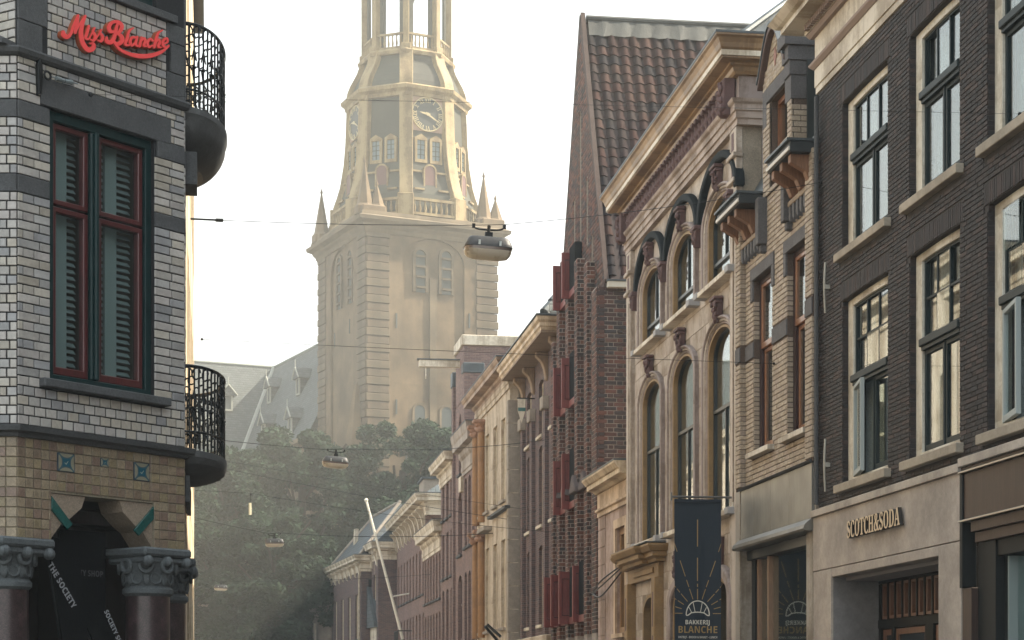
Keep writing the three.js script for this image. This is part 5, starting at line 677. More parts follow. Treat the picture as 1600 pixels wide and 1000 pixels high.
{ // cream house with orange columns
  const { h, L } = rowHouse('cream_house', 'cream stone house with orange columns and a dark deep cornice', [8.1, -59.25], [8.0, -67.4], 12.25, { wall: FB.cream, side: FB.tan, wins: grid([[4.3, 5.2], [6.2, 7.1]], [[3.7, 6.6, 0], [7.9, 10.6, 0]]).concat(grid([[.8, 1.7], [2.3, 3.2]], [[3.7, 6.6, 0], [7.9, 10.6, 0]])), cornice: [.52, .55, mat([.34, .24, .17], .6, { map: T.stain }), FB.cream], depth: 6, ret: 2, roof: [3.2, 3], sillM: FB.tan });
  part(h, 'corner_block', Array.from({ length: 14 }, (_, i) => cbox(L - .34, L + .004, .5 + i * .75, 1.236 + i * .75, -.6, .06, .01)), FB.tan);
  for (const [y0, y1] of [[3.5, 6.9], [7.6, 10.8]]) for (const x of [.5, 2.0]) { const c = sub(h, 'column'); part(c, 'shaft', mv(lathe([[.14, y0], [.14, y1 - .1], [.125, y1]], 14), x, 0, .1), FB.orange, true); const k = [cbox(x - .24, x + .24, y1 + .3, y1 + .42, -.02, .42, .02), mv(lathe([[.15, y1], [.2, y1 + .1], [.17, y1 + .18], [.26, y1 + .3]], 12), x, 0, .14)]; for (let i = 0; i < 6; i++) { const s = new THREE.SphereGeometry(.07, 6, 5); s.translate(x + Math.cos(i) * .17, y1 + .12 + (i % 2) * .1, .14 + Math.sin(i) * .17); k.push(s); } part(c, 'capital', k, mat([.42, .24, .16], .7, { map: T.grain }), .6); }
  for (const y of [7.15, 3.0]) part(h, 'ledge', [cbox(.0, 4.0, y, y + .14, -.01, .3, .012)], FB.tan);
  part(h, 'ledge', cbox(4.02, L + .02, 7.5, 7.6, -.01, .18, .012), M.stoneD); part(h, 'shop_cornice', sweep([[-.05, 2.6], [.3, 2.6], [.4, 2.75], [.45, 2.95], [-.05, 3.0]], [[0, 0], [L, 0], [L, -.6]]), FB.cream); part(h, 'lamp_bracket', [rod([L - 2.2, 3.3, .1], [L - 1.9, 3.75, .55], .05), rod([L - 1.4, 3.4, .1], [L - 1.7, 3.8, .5], .05)], M.iron);
}
rowHouse('brick_house', 'purple brick house with grey moulded cornice left of the orange columns', [7.98, -67.45], [7.92, -71.2], 11.4, { wall: FB.red, wins: grid(span(3, .2, 3.5, .75), [[3.4, 6.0, .15], [7.1, 9.6, .15]]), cornice: [.45, 1.2, mat([.34, .3, .27], .6, { map: T.stain })], depth: 6, frame: mat([.07, .05, .05], .6) });
{ // tall warehouse gable with hoisting beam
  const { h, L } = rowHouse('gable_house', 'tall purple brick gable house with a white cap and a hoisting beam', [8.05, -71.3], [7.98, -75.1], 13.0, { wall: FB.red, wins: [[1.3, 2.5, 3.6, 6.0, .2], [1.3, 2.5, 7.0, 9.2, .3], [1.5, 2.3, 10.2, 12.2, .4]], depth: 8, frame: mat([.1, .06, .06], .6) });
  part(h, 'gable_neck', [box(.7, 3.1, 13, 15.1, -3, .02)], FB.red); part(h, 'gable_cap', cbox(.6, 3.2, 15.1, 15.5, -3.05, .1, .02), FB.white); part(h, 'gable_pier', [box(L - .45, L + .06, 0, 13.9, -.6, .1), box(-.06, .4, 0, 13.9, -.6, .1)], FB.red); part(h, 'gable_shoulder', cbox(L - .5, L + .1, 13.9, 14.3, -.7, .14, .03), M.lead); part(h, 'gable_shoulder', cbox(-.12, .5, 13.9, 14.5, -1.1, .14, .03), M.lead);
  part(h, 'roof', hip([.0, L, -8, -.3], 13, 14.8, [L / 2, -7.5], [L / 2, -.4], { along: 'z' }), FB.slate); part(h, 'corbel', [cbox(L - .5, L + .2, 9.3, 9.9, -.3, .25, .02)], FB.white);
  const b = thing('hoist_beam', 'white hoisting beam sticking out over the street from the tall gable', 'beam', [8.0, 0, -73.2], RY); part(b, 'beam', [cbox(-.12, .12, 14.42, 14.7, -.3, 1.62, .02)], FB.white); part(b, 'cover', box(-.16, .16, 14.702, 14.74, -.3, 1.7), M.lead); part(b, 'hook', [rod([0, 14.42, 1.35], [0, 14.12, 1.35], .02), new THREE.TorusGeometry(.07, .02, 6, 12).translate(0, 14.05, 1.35)], FB.white);
}
rowHouse('brick_house', 'red brick house with a short white box cornice below the hoisting beam', [8.0, -75.2], [7.95, -80.3], 11.3, { wall: FB.red, wins: grid(span(3, .2, 4.9, .85), [[3.2, 5.8, .1], [6.4, 8.3, 0], [8.9, 10.6, 0]]), cornice: [.5, .6, FB.white], depth: 6, roof: [2.4, 2], frame: mat([.09, .06, .06], .6) });
rowHouse('brick_house', 'lower red brick house with rows of narrow arched windows', [8.0, -80.4], [7.9, -88.0], 9.0, { wall: FB.red, wins: grid(span(6, .2, 7.4, .72), [[2.6, 4.9, .22], [5.7, 7.5, .22]]), cornice: [.45, .9, FB.white], depth: 6 });
rowHouse('brick_house', 'brown brick house with a heavy white cornice on tall curved brackets', [8.0, -88.1], [7.8, -103.6], 10.9, { wall: FB.red, wins: grid(span(9, .3, 15.2, .8), [[2.6, 5.2, .2], [6.3, 8.3, .2]]), cornice: [.62, .6, FB.white], depth: 7, ret: 3, ends: [.3, .5], roof: [2.6, 3], brackets: Array.from({ length: 9 }, (_, i) => [.3 + i * 1.83, .3, 9.3, 10.3, .45]) });
{ const c = thing('chimney', 'white chimney pot on a pale rooftop box above the bracketed cornice', 'chimney', [9.1, 0, -91.5], 0); part(c, 'base', [box(-.9, 2.2, 10.9, 12.1, -2.5, 0)], FB.tan); part(c, 'cover', box(-1, 2.3, 12.1, 12.2, -2.6, .1), M.lead); part(c, 'pot', mv(lathe([[.17, 12.2], [.17, 12.95], [.24, 13.0], [.24, 13.08], [.01, 13.1]], 14), .7, 0, -.6), mat([.7, .66, .58], .5), true); }
rowHouse('mansard_house', 'dark brick house with white bracket cornice and slate mansard behind the flagpole', [6.75, -103.7], [6.55, -106.3], 9.9, { wall: FB.dark, wins: [[.7, 1.7, 3.0, 5.2, 0], [.7, 1.7, 6.0, 8.2, 0]], cornice: [.45, .6, FB.white], depth: 5, ret: 3, roof: [2.3, 1], brackets: [[.1, .25, 8.6, 9.4, .3], [2.1, .25, 8.6, 9.4, .3]] });
{ const { h, L } = rowHouse('mansard_house', 'corner brick house with white cornice and tall slate mansard roof at the street end', [5.97, -106.4], [4.73, -118.5], 9.35, { wall: FB.dark, wins: grid(span(4, .6, 11.8, 1.1), [[2.2, 3.4, 0], [4.6, 7.2, 0]]), cornice: [.5, .55, FB.white], depth: 5, ret: 4.5, brackets: Array.from({ length: 8 }, (_, i) => [.4 + i * 1.6, .25, 8.2, 8.95, .35]) });
  part(h, 'roof', [hip([-.1, L + .1, -5, .1], 9.4, 12.6, [1.4, -2.5], [L - 1.4, -2.5])], FB.slate); part(h, 'roof_hip', [rod([L + .1, 9.45, .1], [L - 1.4, 12.65, -2.5], .09), rod([-.1, 9.45, .1], [1.4, 12.65, -2.5], .09), rod([1.4, 12.65, -2.5], [L - 1.4, 12.65, -2.5], .1)], FB.tan, true); part(h, 'skylight', ext([[3, 10], [3.6, 10], [4.2, 11.6], [3.6, 11.6]], -1.1, -.9), FB.white); part(h, 'drain_pipe', rod([L - .1, 3, .12], [L - .1, 8.3, .12], .06), FB.white, true);
  part(h, 'window', [box(L, L + .03, 6.2, 8.0, -1.3, -.4)], glassDark); part(h, 'annex', [box(L, L + 2.2, 0, 5.2, -3.6, -.5)], FB.white); part(h, 'annex_roof', ext([[L, 5.2], [L + 2.5, 5.2], [L + 2.4, 5.5], [L, 7.6]], -3.7, -.3), FB.slate);
  for (let i = 0; i < 3; i++) { part(h, 'annex_panel', [cbox(L + 2.2, L + 2.24, 3.2, 4.8, -3.4 + i * 1.0, -2.75 + i * 1.0, .01)], FB.tan); }
  part(h, 'turret', [mv(lathe([[1.0, 0], [1.0, 6.6], [1.2, 6.7], [1.25, 7.1], [.9, 7.15], [.85, 7.5], [.6, 7.95], [.1, 8.2], [.01, 8.2]], 8), -.7, 0, .1)], FB.tan, .4); part(h, 'turret_window', [box(-.35, .35, 3.6, 5.9, 1.0, 1.08)], FB.white);
}
{ const f = thing('flagpole', 'bare white flagpole leaning out over the street from a small black balcony', 'flagpole'); const a = [7.55, 4.3, -96.3], b = [5.65, 11.5, -96.3]; part(f, 'pole', rod(a, b, .085, .06, 10), mat([.68, .64, .55], .5), true); part(f, 'knob', new THREE.SphereGeometry(.1, 10, 8).translate(...b), mat([.68, .64, .55], .5), true); part(f, 'stay', rod([6.95, 6.5, -96.3], [8.0, 6.7, -96.3], .04), mat([.6, .56, .48], .5)); part(f, 'halyard', rod([5.75, 11.2, -96.25], [6.1, 7.6, -96.25], .012), FB.tan); const rl = []; for (let i = 0; i < 9; i++) rl.push(rod([7.2, 3.9, -95.2 - i * .28], [7.2, 4.7, -95.2 - i * .28], .02)); rl.push(rod([7.2, 4.7, -95.1], [7.2, 4.7, -97.6], .03), rod([7.2, 3.9, -95.1], [7.2, 3.9, -97.6], .03), rod([7.2, 4.7, -95.1], [8.0, 4.7, -95.1], .03)); part(f, 'balcony_rail', rl, M.iron); }
// ------------------------------------------------------------------ church tower
const mTan = mat([.25, .18, .11], .9, { map: T.blotch, bump: T.bumpc, bs: .01 }), mQ1 = mat([.265, .205, .135], .9, { map: T.blotch }), mQ2 = mat([.25, .185, .125], .9, { map: T.blotch }), mOch = mat([.27, .205, .105], .75, { map: T.stain }), mGrn = mat([.07, .074, .056], .8, { map: T.blotch }), mSlate = mat([.95, .95, .9], .8, { map: sl1.map, bump: sl1.bump, bs: .02 });
const TP = [11.74, 0, -145.94], TR = THREE.MathUtils.degToRad(17.2);
{
  const t = thing('church_tower', 'tall square brick church tower with an ochre octagonal clock stage and open lantern', 'tower', TP, TR), H = 36.3, w = 5.43;
  const lv = [[-1.0, 1.12]].length, rh = [rectPts(-1.42, -.55, 31.8, 35.2), rectPts(.72, 1.58, 31.9, 35.3)];
  part(t, 'body', [box(-w + .2, w - .2, 0, H, -w + .2, w - .2)], mTan);
  // raised fields round the tall recess on both visible faces
  const arcR = archPts(.05, 2.55, 17, 34.1, 1.9, 20), face = wallWith(rectPts(-3.6, 3.6, 0, H), [arcR], 0, .2);
  part(t, 'face_field', mv(face.clone(), 0, 0, w - .2), mTan); { const g = face.clone(); g.rotateY(-Math.PI / 2); g.translate(-w + .2, 0, 0); part(t, 'face_field', g, mTan); }
  part(t, 'pilaster_strip', mv(ext(rectPts(-.28, .28, 0, 33), 0, .14), .05, 0, w - .2), mQ1);
  const qg = [cbox(-.95, .95, .02, .595, 0, .2, .03), cbox(-.88, .88, .02, .595, 0, .16, .03)].map(g => fin(g));
  for (let i = 0; i < 59; i++) for (const [x, z, ry] of [[-4.5, w - .1, 0], [4.5, w - .1, 0], [-w + .1, -4.5, -Math.PI / 2], [-w + .1, 4.5, -Math.PI / 2]]) { const o = shade(new THREE.Mesh(qg[i % 2], i % 2 ? mQ2 : mQ1)); o.name = 'quoin_block'; o.position.set(x, i * .615, z); o.rotation.y = ry; t.add(o); }
  part(t, 'cornice', sweep([[-.3, H - .3], [.1, H - .3], [.2, H], [.35, H + .2], [.4, H + .35], [.75, H + .55], [.8, H + .8], [.5, H + .95], [.45, H + 1.25], [-.3, H + 1.3]], [[-w, w], [w, w], [w, -w], [-w, -w]], true), mQ1);
  part(t, 'terrace', box(-w, w, H + .9, H + 1.2, -w, w), mQ2);
  const dk = mat([.05, .06, .06], .8);
  const lou = (x, y0, y1, z, ry) => { const g = sub(t, 'window'); g.position.set(ry ? -z : x, 0, ry ? x : z); g.rotation.y = ry; part(g, 'opening', ext(archPts(0, .4, y0, y1 - .4, .4), -.02, .03), dk); for (let y = y0 + .3; y < y1 - .5; y += .78) part(g, 'louvre', ext([[-.38, y], [.38, y], [.38, y + .16], [-.38, y + .16]], .02, .2), mQ1); const a = archPts(0, .62, y0, y1 - .4, .62, 16).slice(2), b = archPts(0, .4, y0, y1 - .4, .4, 16).slice(2).reverse(); part(g, 'surround', ext([[.62, y0], ...a, [-.62, y0], [-.4, y0], ...b, [.4, y0]], -.02, .16), mQ1, .5); };
  lou(-1.0, 31.9, 35.1, w - .18, 0); lou(1.13, 31.9, 35.2, w - .18, 0); lou(-.8, 31.4, 35.4, w - .18, -Math.PI / 2); lou(1.7, 31.4, 35.4, w - .18, -Math.PI / 2);
  for (const x of [-1.04, 1.18]) { const g = sub(t, 'window'); g.position.set(x, 0, w - .18); part(g, 'opening', ext(archPts(0, .42, 21.6, 22.9, .42), -.02, .05), dk); const a = archPts(0, .6, 21.5, 22.9, .6, 16); part(g, 'surround', ring(a, archPts(0, .42, 21.6, 22.9, .42, 16), -.02, .08), mQ1, .5); }
  for (const [x, y] of [[-3.0, 29], [-3.0, 22.5], [3.0, 29.5], [-2.2, 19]]) part(t, 'wall_anchor', box(x - .06, x + .06, y, y + 1.1, w, w + .06), dk);
  for (const [z, y] of [[-1.5, 28.5], [1.9, 29], [-1.5, 20], [1.9, 20.6]]) part(t, 'wall_anchor', box(-w - .06, -w, y, y + 1.1, z - .06, z + .06), dk);
  part(t, 'stair_turret', [mv(lathe([[.9, 0], [.9, 19.5], [1.05, 19.8], [.7, 22], [.3, 24.6], [.01, 25]], 8), -w - .1, 0, w - 1.6)], mTan, .3);
  // octagon: radius by height
  const Rv = [[37.5, 5.62], [38.6, 5.6], [39.5, 5.5], [40.2, 5.25], [41.05, 5.0], [42.75, 4.72], [44.4, 4.58], [47.15, 4.48], [48.05, 4.5], [48.5, 4.4], [49.0, 4.2], [49.5, 3.92], [49.95, 3.68], [50.4, 3.52], [51.05, 3.42]], R = y => { for (let i = 0; i + 1 < Rv.length; i++) if (y <= Rv[i + 1][0]) { const [a, ra] = Rv[i], [b, rb] = Rv[i + 1]; return ra + (rb - ra) * Math.max(0, (y - a) / (b - a)); } return 3.42; };
  const P = [], vt = (k, y, r) => { const a = (22.5 + 45 * k) * Math.PI / 180; return [Math.sin(a) * r, y, Math.cos(a) * r]; };
  for (let i = 0; i + 1 < Rv.length; i++) for (let k = 0; k < 8; k++) { const [y0, r0] = Rv[i], [y1, r1] = Rv[i + 1], A = vt(k, y0, r0), B = vt(k + 1, y0, r0), D = vt(k + 1, y1, r1), E = vt(k, y1, r1); P.push(...A, ...B, ...D, ...A, ...D, ...E); }
  const g = new THREE.BufferGeometry(); g.setAttribute('position', new THREE.Float32BufferAttribute(P, 3)); part(t, 'octagon', g, mGrn);
  for (let k = 0; k < 8; k++) { const out = Rv.map(([y, r]) => [r + .22, y]), inn = Rv.map(([y, r]) => [r - .7, y]).reverse(); const e = ext([...out, ...inn], -.5, .5, .04); e.rotateY(-Math.PI / 2 + (22.5 + 45 * k) * Math.PI / 180 ); part(t, 'octagon_rib', e, mOch, .3); part(t, 'rib_foot', cbox(-.62, .62, 37.5, 39.3, 5.0, 5.98, .05).rotateY((22.5 + 45 * k) * Math.PI / 180), mOch); }
  const oct = (r, p) => sweep(p, Array.from({ length: 8 }, (_, k) => { const v = vt(7 - k, 0, r); return [v[0], v[2]]; }).reverse(), true);
  part(t, 'octagon_cornice', oct(4.5, [[-.3, 47.1], [.3, 47.1], [.35, 47.35], [.6, 47.55], [.65, 47.8], [.4, 47.98], [-.3, 48.05]]), mOch); part(t, 'octagon_cornice', oct(3.42, [[-.2, 50.65], [.35, 50.65], [.42, 50.9], [.3, 51.05], [-.2, 51.07]]), mOch);
  const fc = (k) => { const s = sub(t, 'octagon_face'); s.rotation.y = k * Math.PI / 4; return s; }, ap = y => R(y) * .9239, pane = mat([.1, .14, .15], .3), redD = mat([.11, .05, .045], .7);
  for (const k of [0, 7, 6, 1, 5]) { const s = fc(k);
    for (const x of [-.62, .62]) { const z = ap(43); part(s, 'window_frame', [ring([[x - .5, 42.0], [x + .5, 42.0], [x + .5, 43.9], [x, 44.2], [x - .5, 43.9]], rectPts(x - .32, x + .32, 42.25, 43.72), z - .1, z + .22)], mOch); part(s, 'pane', box(x - .32, x + .32, 42.25, 43.72, z - .05, z + .1), pane); part(s, 'glazing_bar', [box(x - .02, x + .02, 42.25, 43.72, z + .1, z + .14), ...[42.6, 42.98, 43.35].map(y => box(x - .32, x + .32, y, y + .04, z + .1, z + .135))], mGrn); }
    const zd = ap(40.6); part(s, 'door', ext(archPts(0, .42, 39.9, 41.3, .42), zd - .3, zd + .1), redD); { const a = archPts(0, .55, 39.8, 41.3, .55, 14); part(s, 'door_surround', ring(a, archPts(0, .42, 39.9, 41.3, .42, 14), zd - .3, zd + .14), mOch, .5); } const zb = ap(41.2); for (const [y, z] of [[41.2, zb], [39.75, ap(39.75)]]) { part(s, 'band', box(-1.4, -.58, y, y + .14, z - .1, z + .16), mOch); part(s, 'band', box(.58, 1.4, y, y + .14, z - .1, z + .16), mOch); }
    const zp = 5.5; for (let i = 0; i < 8; i++) part(s, 'baluster', mv(lathe([[.07, 37.9], [.13, 38.2], [.06, 38.6], [.1, 38.8]], 8), -1.55 + i * .44, 0, zp), mOch, true); part(s, 'balustrade_rail', [box(-1.8, 1.8, 38.8, 39.0, zp - .15, zp + .15), box(-1.8, 1.8, 37.7, 37.9, zp - .15, zp + .15)], mOch); }
  const gold = mat([.42, .34, .19], .5), dial = mat([.03, .035, .033], .6);
  for (const k of [0, 6]) { const s = sub(t, 'clock'); s.rotation.y = k * Math.PI / 4; const z = ap(45.7) + .12, c = 45.8; const disc = (r, z0, z1) => { const q = new THREE.CylinderGeometry(r, r, z1 - z0, 48); q.rotateX(Math.PI / 2); q.translate(0, c, (z0 + z1) / 2); return q; };
    part(s, 'surround', box(-1.36, 1.36, c - 1.3, c + 1.3, z - .2, z - .02), mat([.3, .2, .15], .8)); part(s, 'dial', disc(1.28, z - .02, z + .04), dial); part(s, 'rim', new THREE.TorusGeometry(1.28, .05, 6, 48).translate(0, c, z + .04), gold, true);
    ['XII', 'I', 'II', 'III', 'IIII', 'V', 'VI', 'VII', 'VIII', 'IX', 'X', 'XI'].forEach((n, i) => { const q = textGeo(n, .3, .02, fontS, .8); q.translate(0, .9, 0); q.rotateZ(-i * Math.PI / 6); q.translate(0, c, z + .045); part(s, 'numeral', q, gold); });
    const hand = (l, w2, a) => { const q = ext([[-w2, -.2], [w2, -.2], [w2 * .6, l * .6], [0, l], [-w2 * .6, l * .6]], z + .08, z + .11); q.translate(0, 0, 0); q.rotateZ(-a); q.translate(0, c, 0); return q; }; part(s, 'hour_hand', hand(.7, .1, 280 * Math.PI / 180), gold); part(s, 'minute_hand', hand(1.12, .08, 2.1), gold); part(s, 'hub', disc(.12, z + .08, z + .13), gold); }
  for (let k = 0; k < 8; k++) { const s = sub(t, 'lantern_bay'); s.position.y = .45; s.rotation.y = k * Math.PI / 4; const z = 2.75; part(s, 'screen', wallWith(rectPts(-1.2, 1.2, 50.6, 58), [archPts(0, .66, 50.75, 56.3, .66, 16)], z, z + .2), mGrn); for (let i = 0; i < 6; i++) part(s, 'baluster', mv(lathe([[.05, 50.85], [.1, 51.1], [.05, 51.5], [.08, 51.75]], 7), -.85 + i * .34, 0, 3.12), mOch, true); part(s, 'balustrade_rail', [box(-1.2, 1.2, 51.75, 51.9, 3.02, 3.22), box(-1.2, 1.2, 50.65, 50.85, 3.02, 3.22)], mOch); const pr = cbox(-.24, .24, 50.6, 58, 2.9, 3.55, .04); pr.rotateY(Math.PI / 8); part(s, 'pier', pr, mOch); const pc = cbox(-.36, .36, 50.4, 51.0, 2.8, 3.7, .04); pc.rotateY(Math.PI / 8); part(s, 'pier_base', pc, mOch); }
  part(t, 'lantern_roof', lathe([[3.7, 58.45], [3.9, 58.8], [3.4, 59], [3.3, 61], [2.2, 63.5], [1.2, 65], [1.1, 69], [.4, 71], [.08, 76], [.01, 78]], 8), mGrn, .3);
  for (const [x, z] of [[-4.9, 4.9], [4.9, 4.9], [-4.9, -4.9], [4.9, -4.9]]) { const c = sub(t, 'pinnacle'); for (const [dx, dz, s] of [[-.45, 0, 1], [.5, .1, .92], [0, -.5, .9]]) part(c, 'spire', mv(lathe([[.8 * s, 37.4], [.78 * s, 38.0], [.6 * s, 38.2], [.07, 41.3 * (.5 + s * .5)], [.12, 41.45 * (.5 + s * .5)], [.03, 41.7 * (.5 + s * .5)], [.01, 42 * (.5 + s * .5)]], 6), x + dx, 0, z + dz), mTan, .3); part(c, 'base', cbox(x - .95, x + .95, 37.3, 38, z - .95, z + .95, .08), mTan); }
}
// ------------------------------------------------------------------ church nave and transept (roof planes, dormers)
{
  const c = thing('church', 'brick church with steep slate roofs, small dormers and a pale valley line', 'church', TP, TR), rY = 31.5, eY = 22.2;
  part(c, 'nave_wall', box(-6.1, 2.7, 0, eY, -70, -5.5), mTan); part(c, 'transept_wall', box(-30, 26, 0, eY, -33, -24.2), mTan);
  const roof = (a, b) => { const P = []; for (let i = 0; i + 1 < a.length; i++) P.push(...a[i], ...b[i], ...b[i + 1], ...a[i], ...b[i + 1], ...a[i + 1]); const g = new THREE.BufferGeometry(); g.setAttribute('position', new THREE.Float32BufferAttribute(P, 3)); return g; };
  part(c, 'nave_roof', [roof([[-6.5, eY - .3, -5.2], [-1.7, rY, -5.2], [3.1, eY - .3, -5.2]], [[-6.5, eY - .3, -70], [-1.7, rY, -70], [3.1, eY - .3, -70]])], mSlate); part(c, 'transept_roof', roof([[-31, eY - .3, -23.8], [-31, rY, -28.6], [-31, eY - .3, -33.4]], [[26, eY - .3, -23.8], [26, rY, -28.6], [26, eY - .3, -33.4]]), mSlate);
  part(c, 'valley', rod([-1.7, rY + .05, -28.55], [-6.4, eY, -23.9], .22, .22, 6), mat([.3, .31, .28], .6)); part(c, 'ridge', [rod([-1.7, rY, -5.2], [-1.7, rY, -28.6], .14), rod([-31, rY, -28.6], [-1.7, rY, -28.6], .14)], mat([.2, .22, .2], .7));
  part(c, 'eave', [box(-6.8, -6.1, eY - .6, eY - .25, -23.8, -5.2), box(-31, -6.1, eY - .6, eY - .25, -24.2, -23.5)], mQ1);
  const dorm = (x, y, z, ry) => { const d = sub(c, 'dormer'); d.position.set(x, y, z); d.rotation.y = ry; part(d, 'cheek', box(-.5, .5, -1.0, .5, -1.6, .25), mSlate); part(d, 'window', box(-.32, .32, -.85, .35, .25, .3), dkW); part(d, 'frame', ring(rectPts(-.46, .46, -1, .48), rectPts(-.32, .32, -.85, .35), .25, .36), mPl); part(d, 'roof', ext([[-.85, .4], [.85, .4], [0, 1.35]], -2.2, .55), mSlate); part(d, 'verge', [rod([-.85, .4, .56], [0, 1.35, .56], .07), rod([.85, .4, .56], [0, 1.35, .56], .07), rod([0, 1.3, .56], [0, 2.0, .56], .04)], mPl); };
  const dkW = mat([.05, .06, .06], .5), mPl = mat([.3, .3, .26], .6);
  for (const [x, y, z] of [[-3.58, 27.7, -14.3], [-5.5, 23.7, -10.6], [-3.25, 28.3, -23.4], [-5.25, 24.3, -18.7]]) dorm(x - .3, y, z, -Math.PI / 2);
  for (const [x, y, z] of [[-6.9, 27.8, -26.6], [-9.3, 24.5, -24.9], [-13, 27.8, -26.6], [-15, 24.5, -24.9]]) dorm(x, y, z + .3, 0);
}
// ------------------------------------------------------------------ trees at the end of the street
function tree(label, x, z, h, rx, seedv, n = 7000) { n *= 6; h *= 1.04;
  seed = seedv; const t = thing('broadleaf_tree', label, 'tree', [x, 0, z], 0, 'trees before the church'), bark = mat([.08, .06, .045], .95, { map: T.grain });
  const limbs = [tube([[0, 0, 0], [.1, h * .25, .1], [0, h * .5, 0], [.15, h * .8, 0]], .28, 8, 16)]; for (let i = 0; i < 9; i++) { const a = i * 2.4, y = h * (.3 + .05 * i), r = rx * rr(.5, .8); limbs.push(tube([[0, y, 0], [Math.cos(a) * r * .5, y + h * .1, Math.sin(a) * r * .5], [Math.cos(a) * r, y + h * .2, Math.sin(a) * r]], .09, 6, 8)); } part(t, 'trunk', limbs, bark, true);
  const blobs = []; for (let i = 0; i < 90; i++) { const a = rnd() * 6.283, u = Math.pow(rnd(), .5), y = rr(.2, 1), k = Math.sqrt(Math.max(.12, 1 - Math.pow((y - .52) / .54, 2))); blobs.push([Math.cos(a) * rx * u * k, h * y - 1.3 * y, Math.sin(a) * rx * u * k, rr(.55, 1.3)]); } for (let i = 0; i < 70; i++) { const a = rnd() * 6.283, y = rr(.3, 1), k = Math.sqrt(Math.max(.1, 1 - Math.pow((y - .52) / .54, 2))) * rr(.8, 1.0); blobs.push([Math.cos(a) * rx * k, h * y * .97 - .8, Math.sin(a) * rx * k, rr(.5, .95)]); }
  const P = [], Cc = [], q = new THREE.Quaternion(), e = new THREE.Euler(), v = V3();
  for (let i = 0; i < n; i++) { const b = blobs[Math.floor(rnd() * blobs.length)], a = rnd() * 6.283, ph = Math.acos(rr(-1, 1)), r = b[3] * Math.pow(rnd(), .4), px = b[0] + r * Math.sin(ph) * Math.cos(a), py = b[1] + r * Math.cos(ph) * .75, pz = b[2] + r * Math.sin(ph) * Math.sin(a), s = rr(.1, .22); 
    q.setFromEuler(e.set(rr(-.9, .9), rr(0, 6.28), rr(-.9, .9))); const c = rr(.8, 1.2), g = [.028 * c, .05 * c * rr(.9, 1.1), .03 * c]; for (const [x2, y2] of [[-s, 0], [0, -s * .55], [s, 0], [-s, 0], [s, 0], [0, s * .55]]) { v.set(x2, 0, y2).applyQuaternion(q); P.push(px + v.x, py + v.y, pz + v.z); Cc.push(...g); } }
  const g = new THREE.BufferGeometry(); g.setAttribute('position', new THREE.Float32BufferAttribute(P, 3)); g.setAttribute('color', new THREE.Float32BufferAttribute(Cc, 3)); g.computeVertexNormals();
  const o = shade(new THREE.Mesh(g, leafM)); o.name = 'crown'; t.add(o);
}
const leafM = new THREE.MeshPhysicalMaterial({ color: C(1, 1, 1), vertexColors: true, roughness: 1, specularIntensity: .25, side: THREE.DoubleSide, transmission: .2, thickness: 0 });
{ const at = (px, D) => { const a = (px - 800) / FPX * D; return [Math.cos(YAW) * a + Math.sin(YAW) * D, Math.sin(YAW) * a - Math.cos(YAW) * D]; };
  const list = [['tall round tree directly before the church tower', 9.95, -128.4, 20.3, 5.2, 11, 11000], ['tree with a domed crown left of the church tower corner', 3.0, -127.2, 19.6, 4.6, 22, 10000], ['broad tree below the pale valley of the church roof', -1.6, -125.5, 17.8, 4.4, 33, 9000], ['tree half hidden behind the corner house balcony', -5.4, -122.5, 17.0, 4.3, 44, 8000], ['tree rising behind the bracketed cornice houses right of the tower base', 14.4, -128.9, 20.0, 4.6, 55, 9000], ['lower dark tree filling the street end', 1.4, -120.5, 13.4, 4.2, 66, 9000], ['small dark tree beside the corner turret', 2.6, -121.8, 10.2, 3.2, 77, 7000]];
  for (const l of list) tree(...l); seed = 99; }
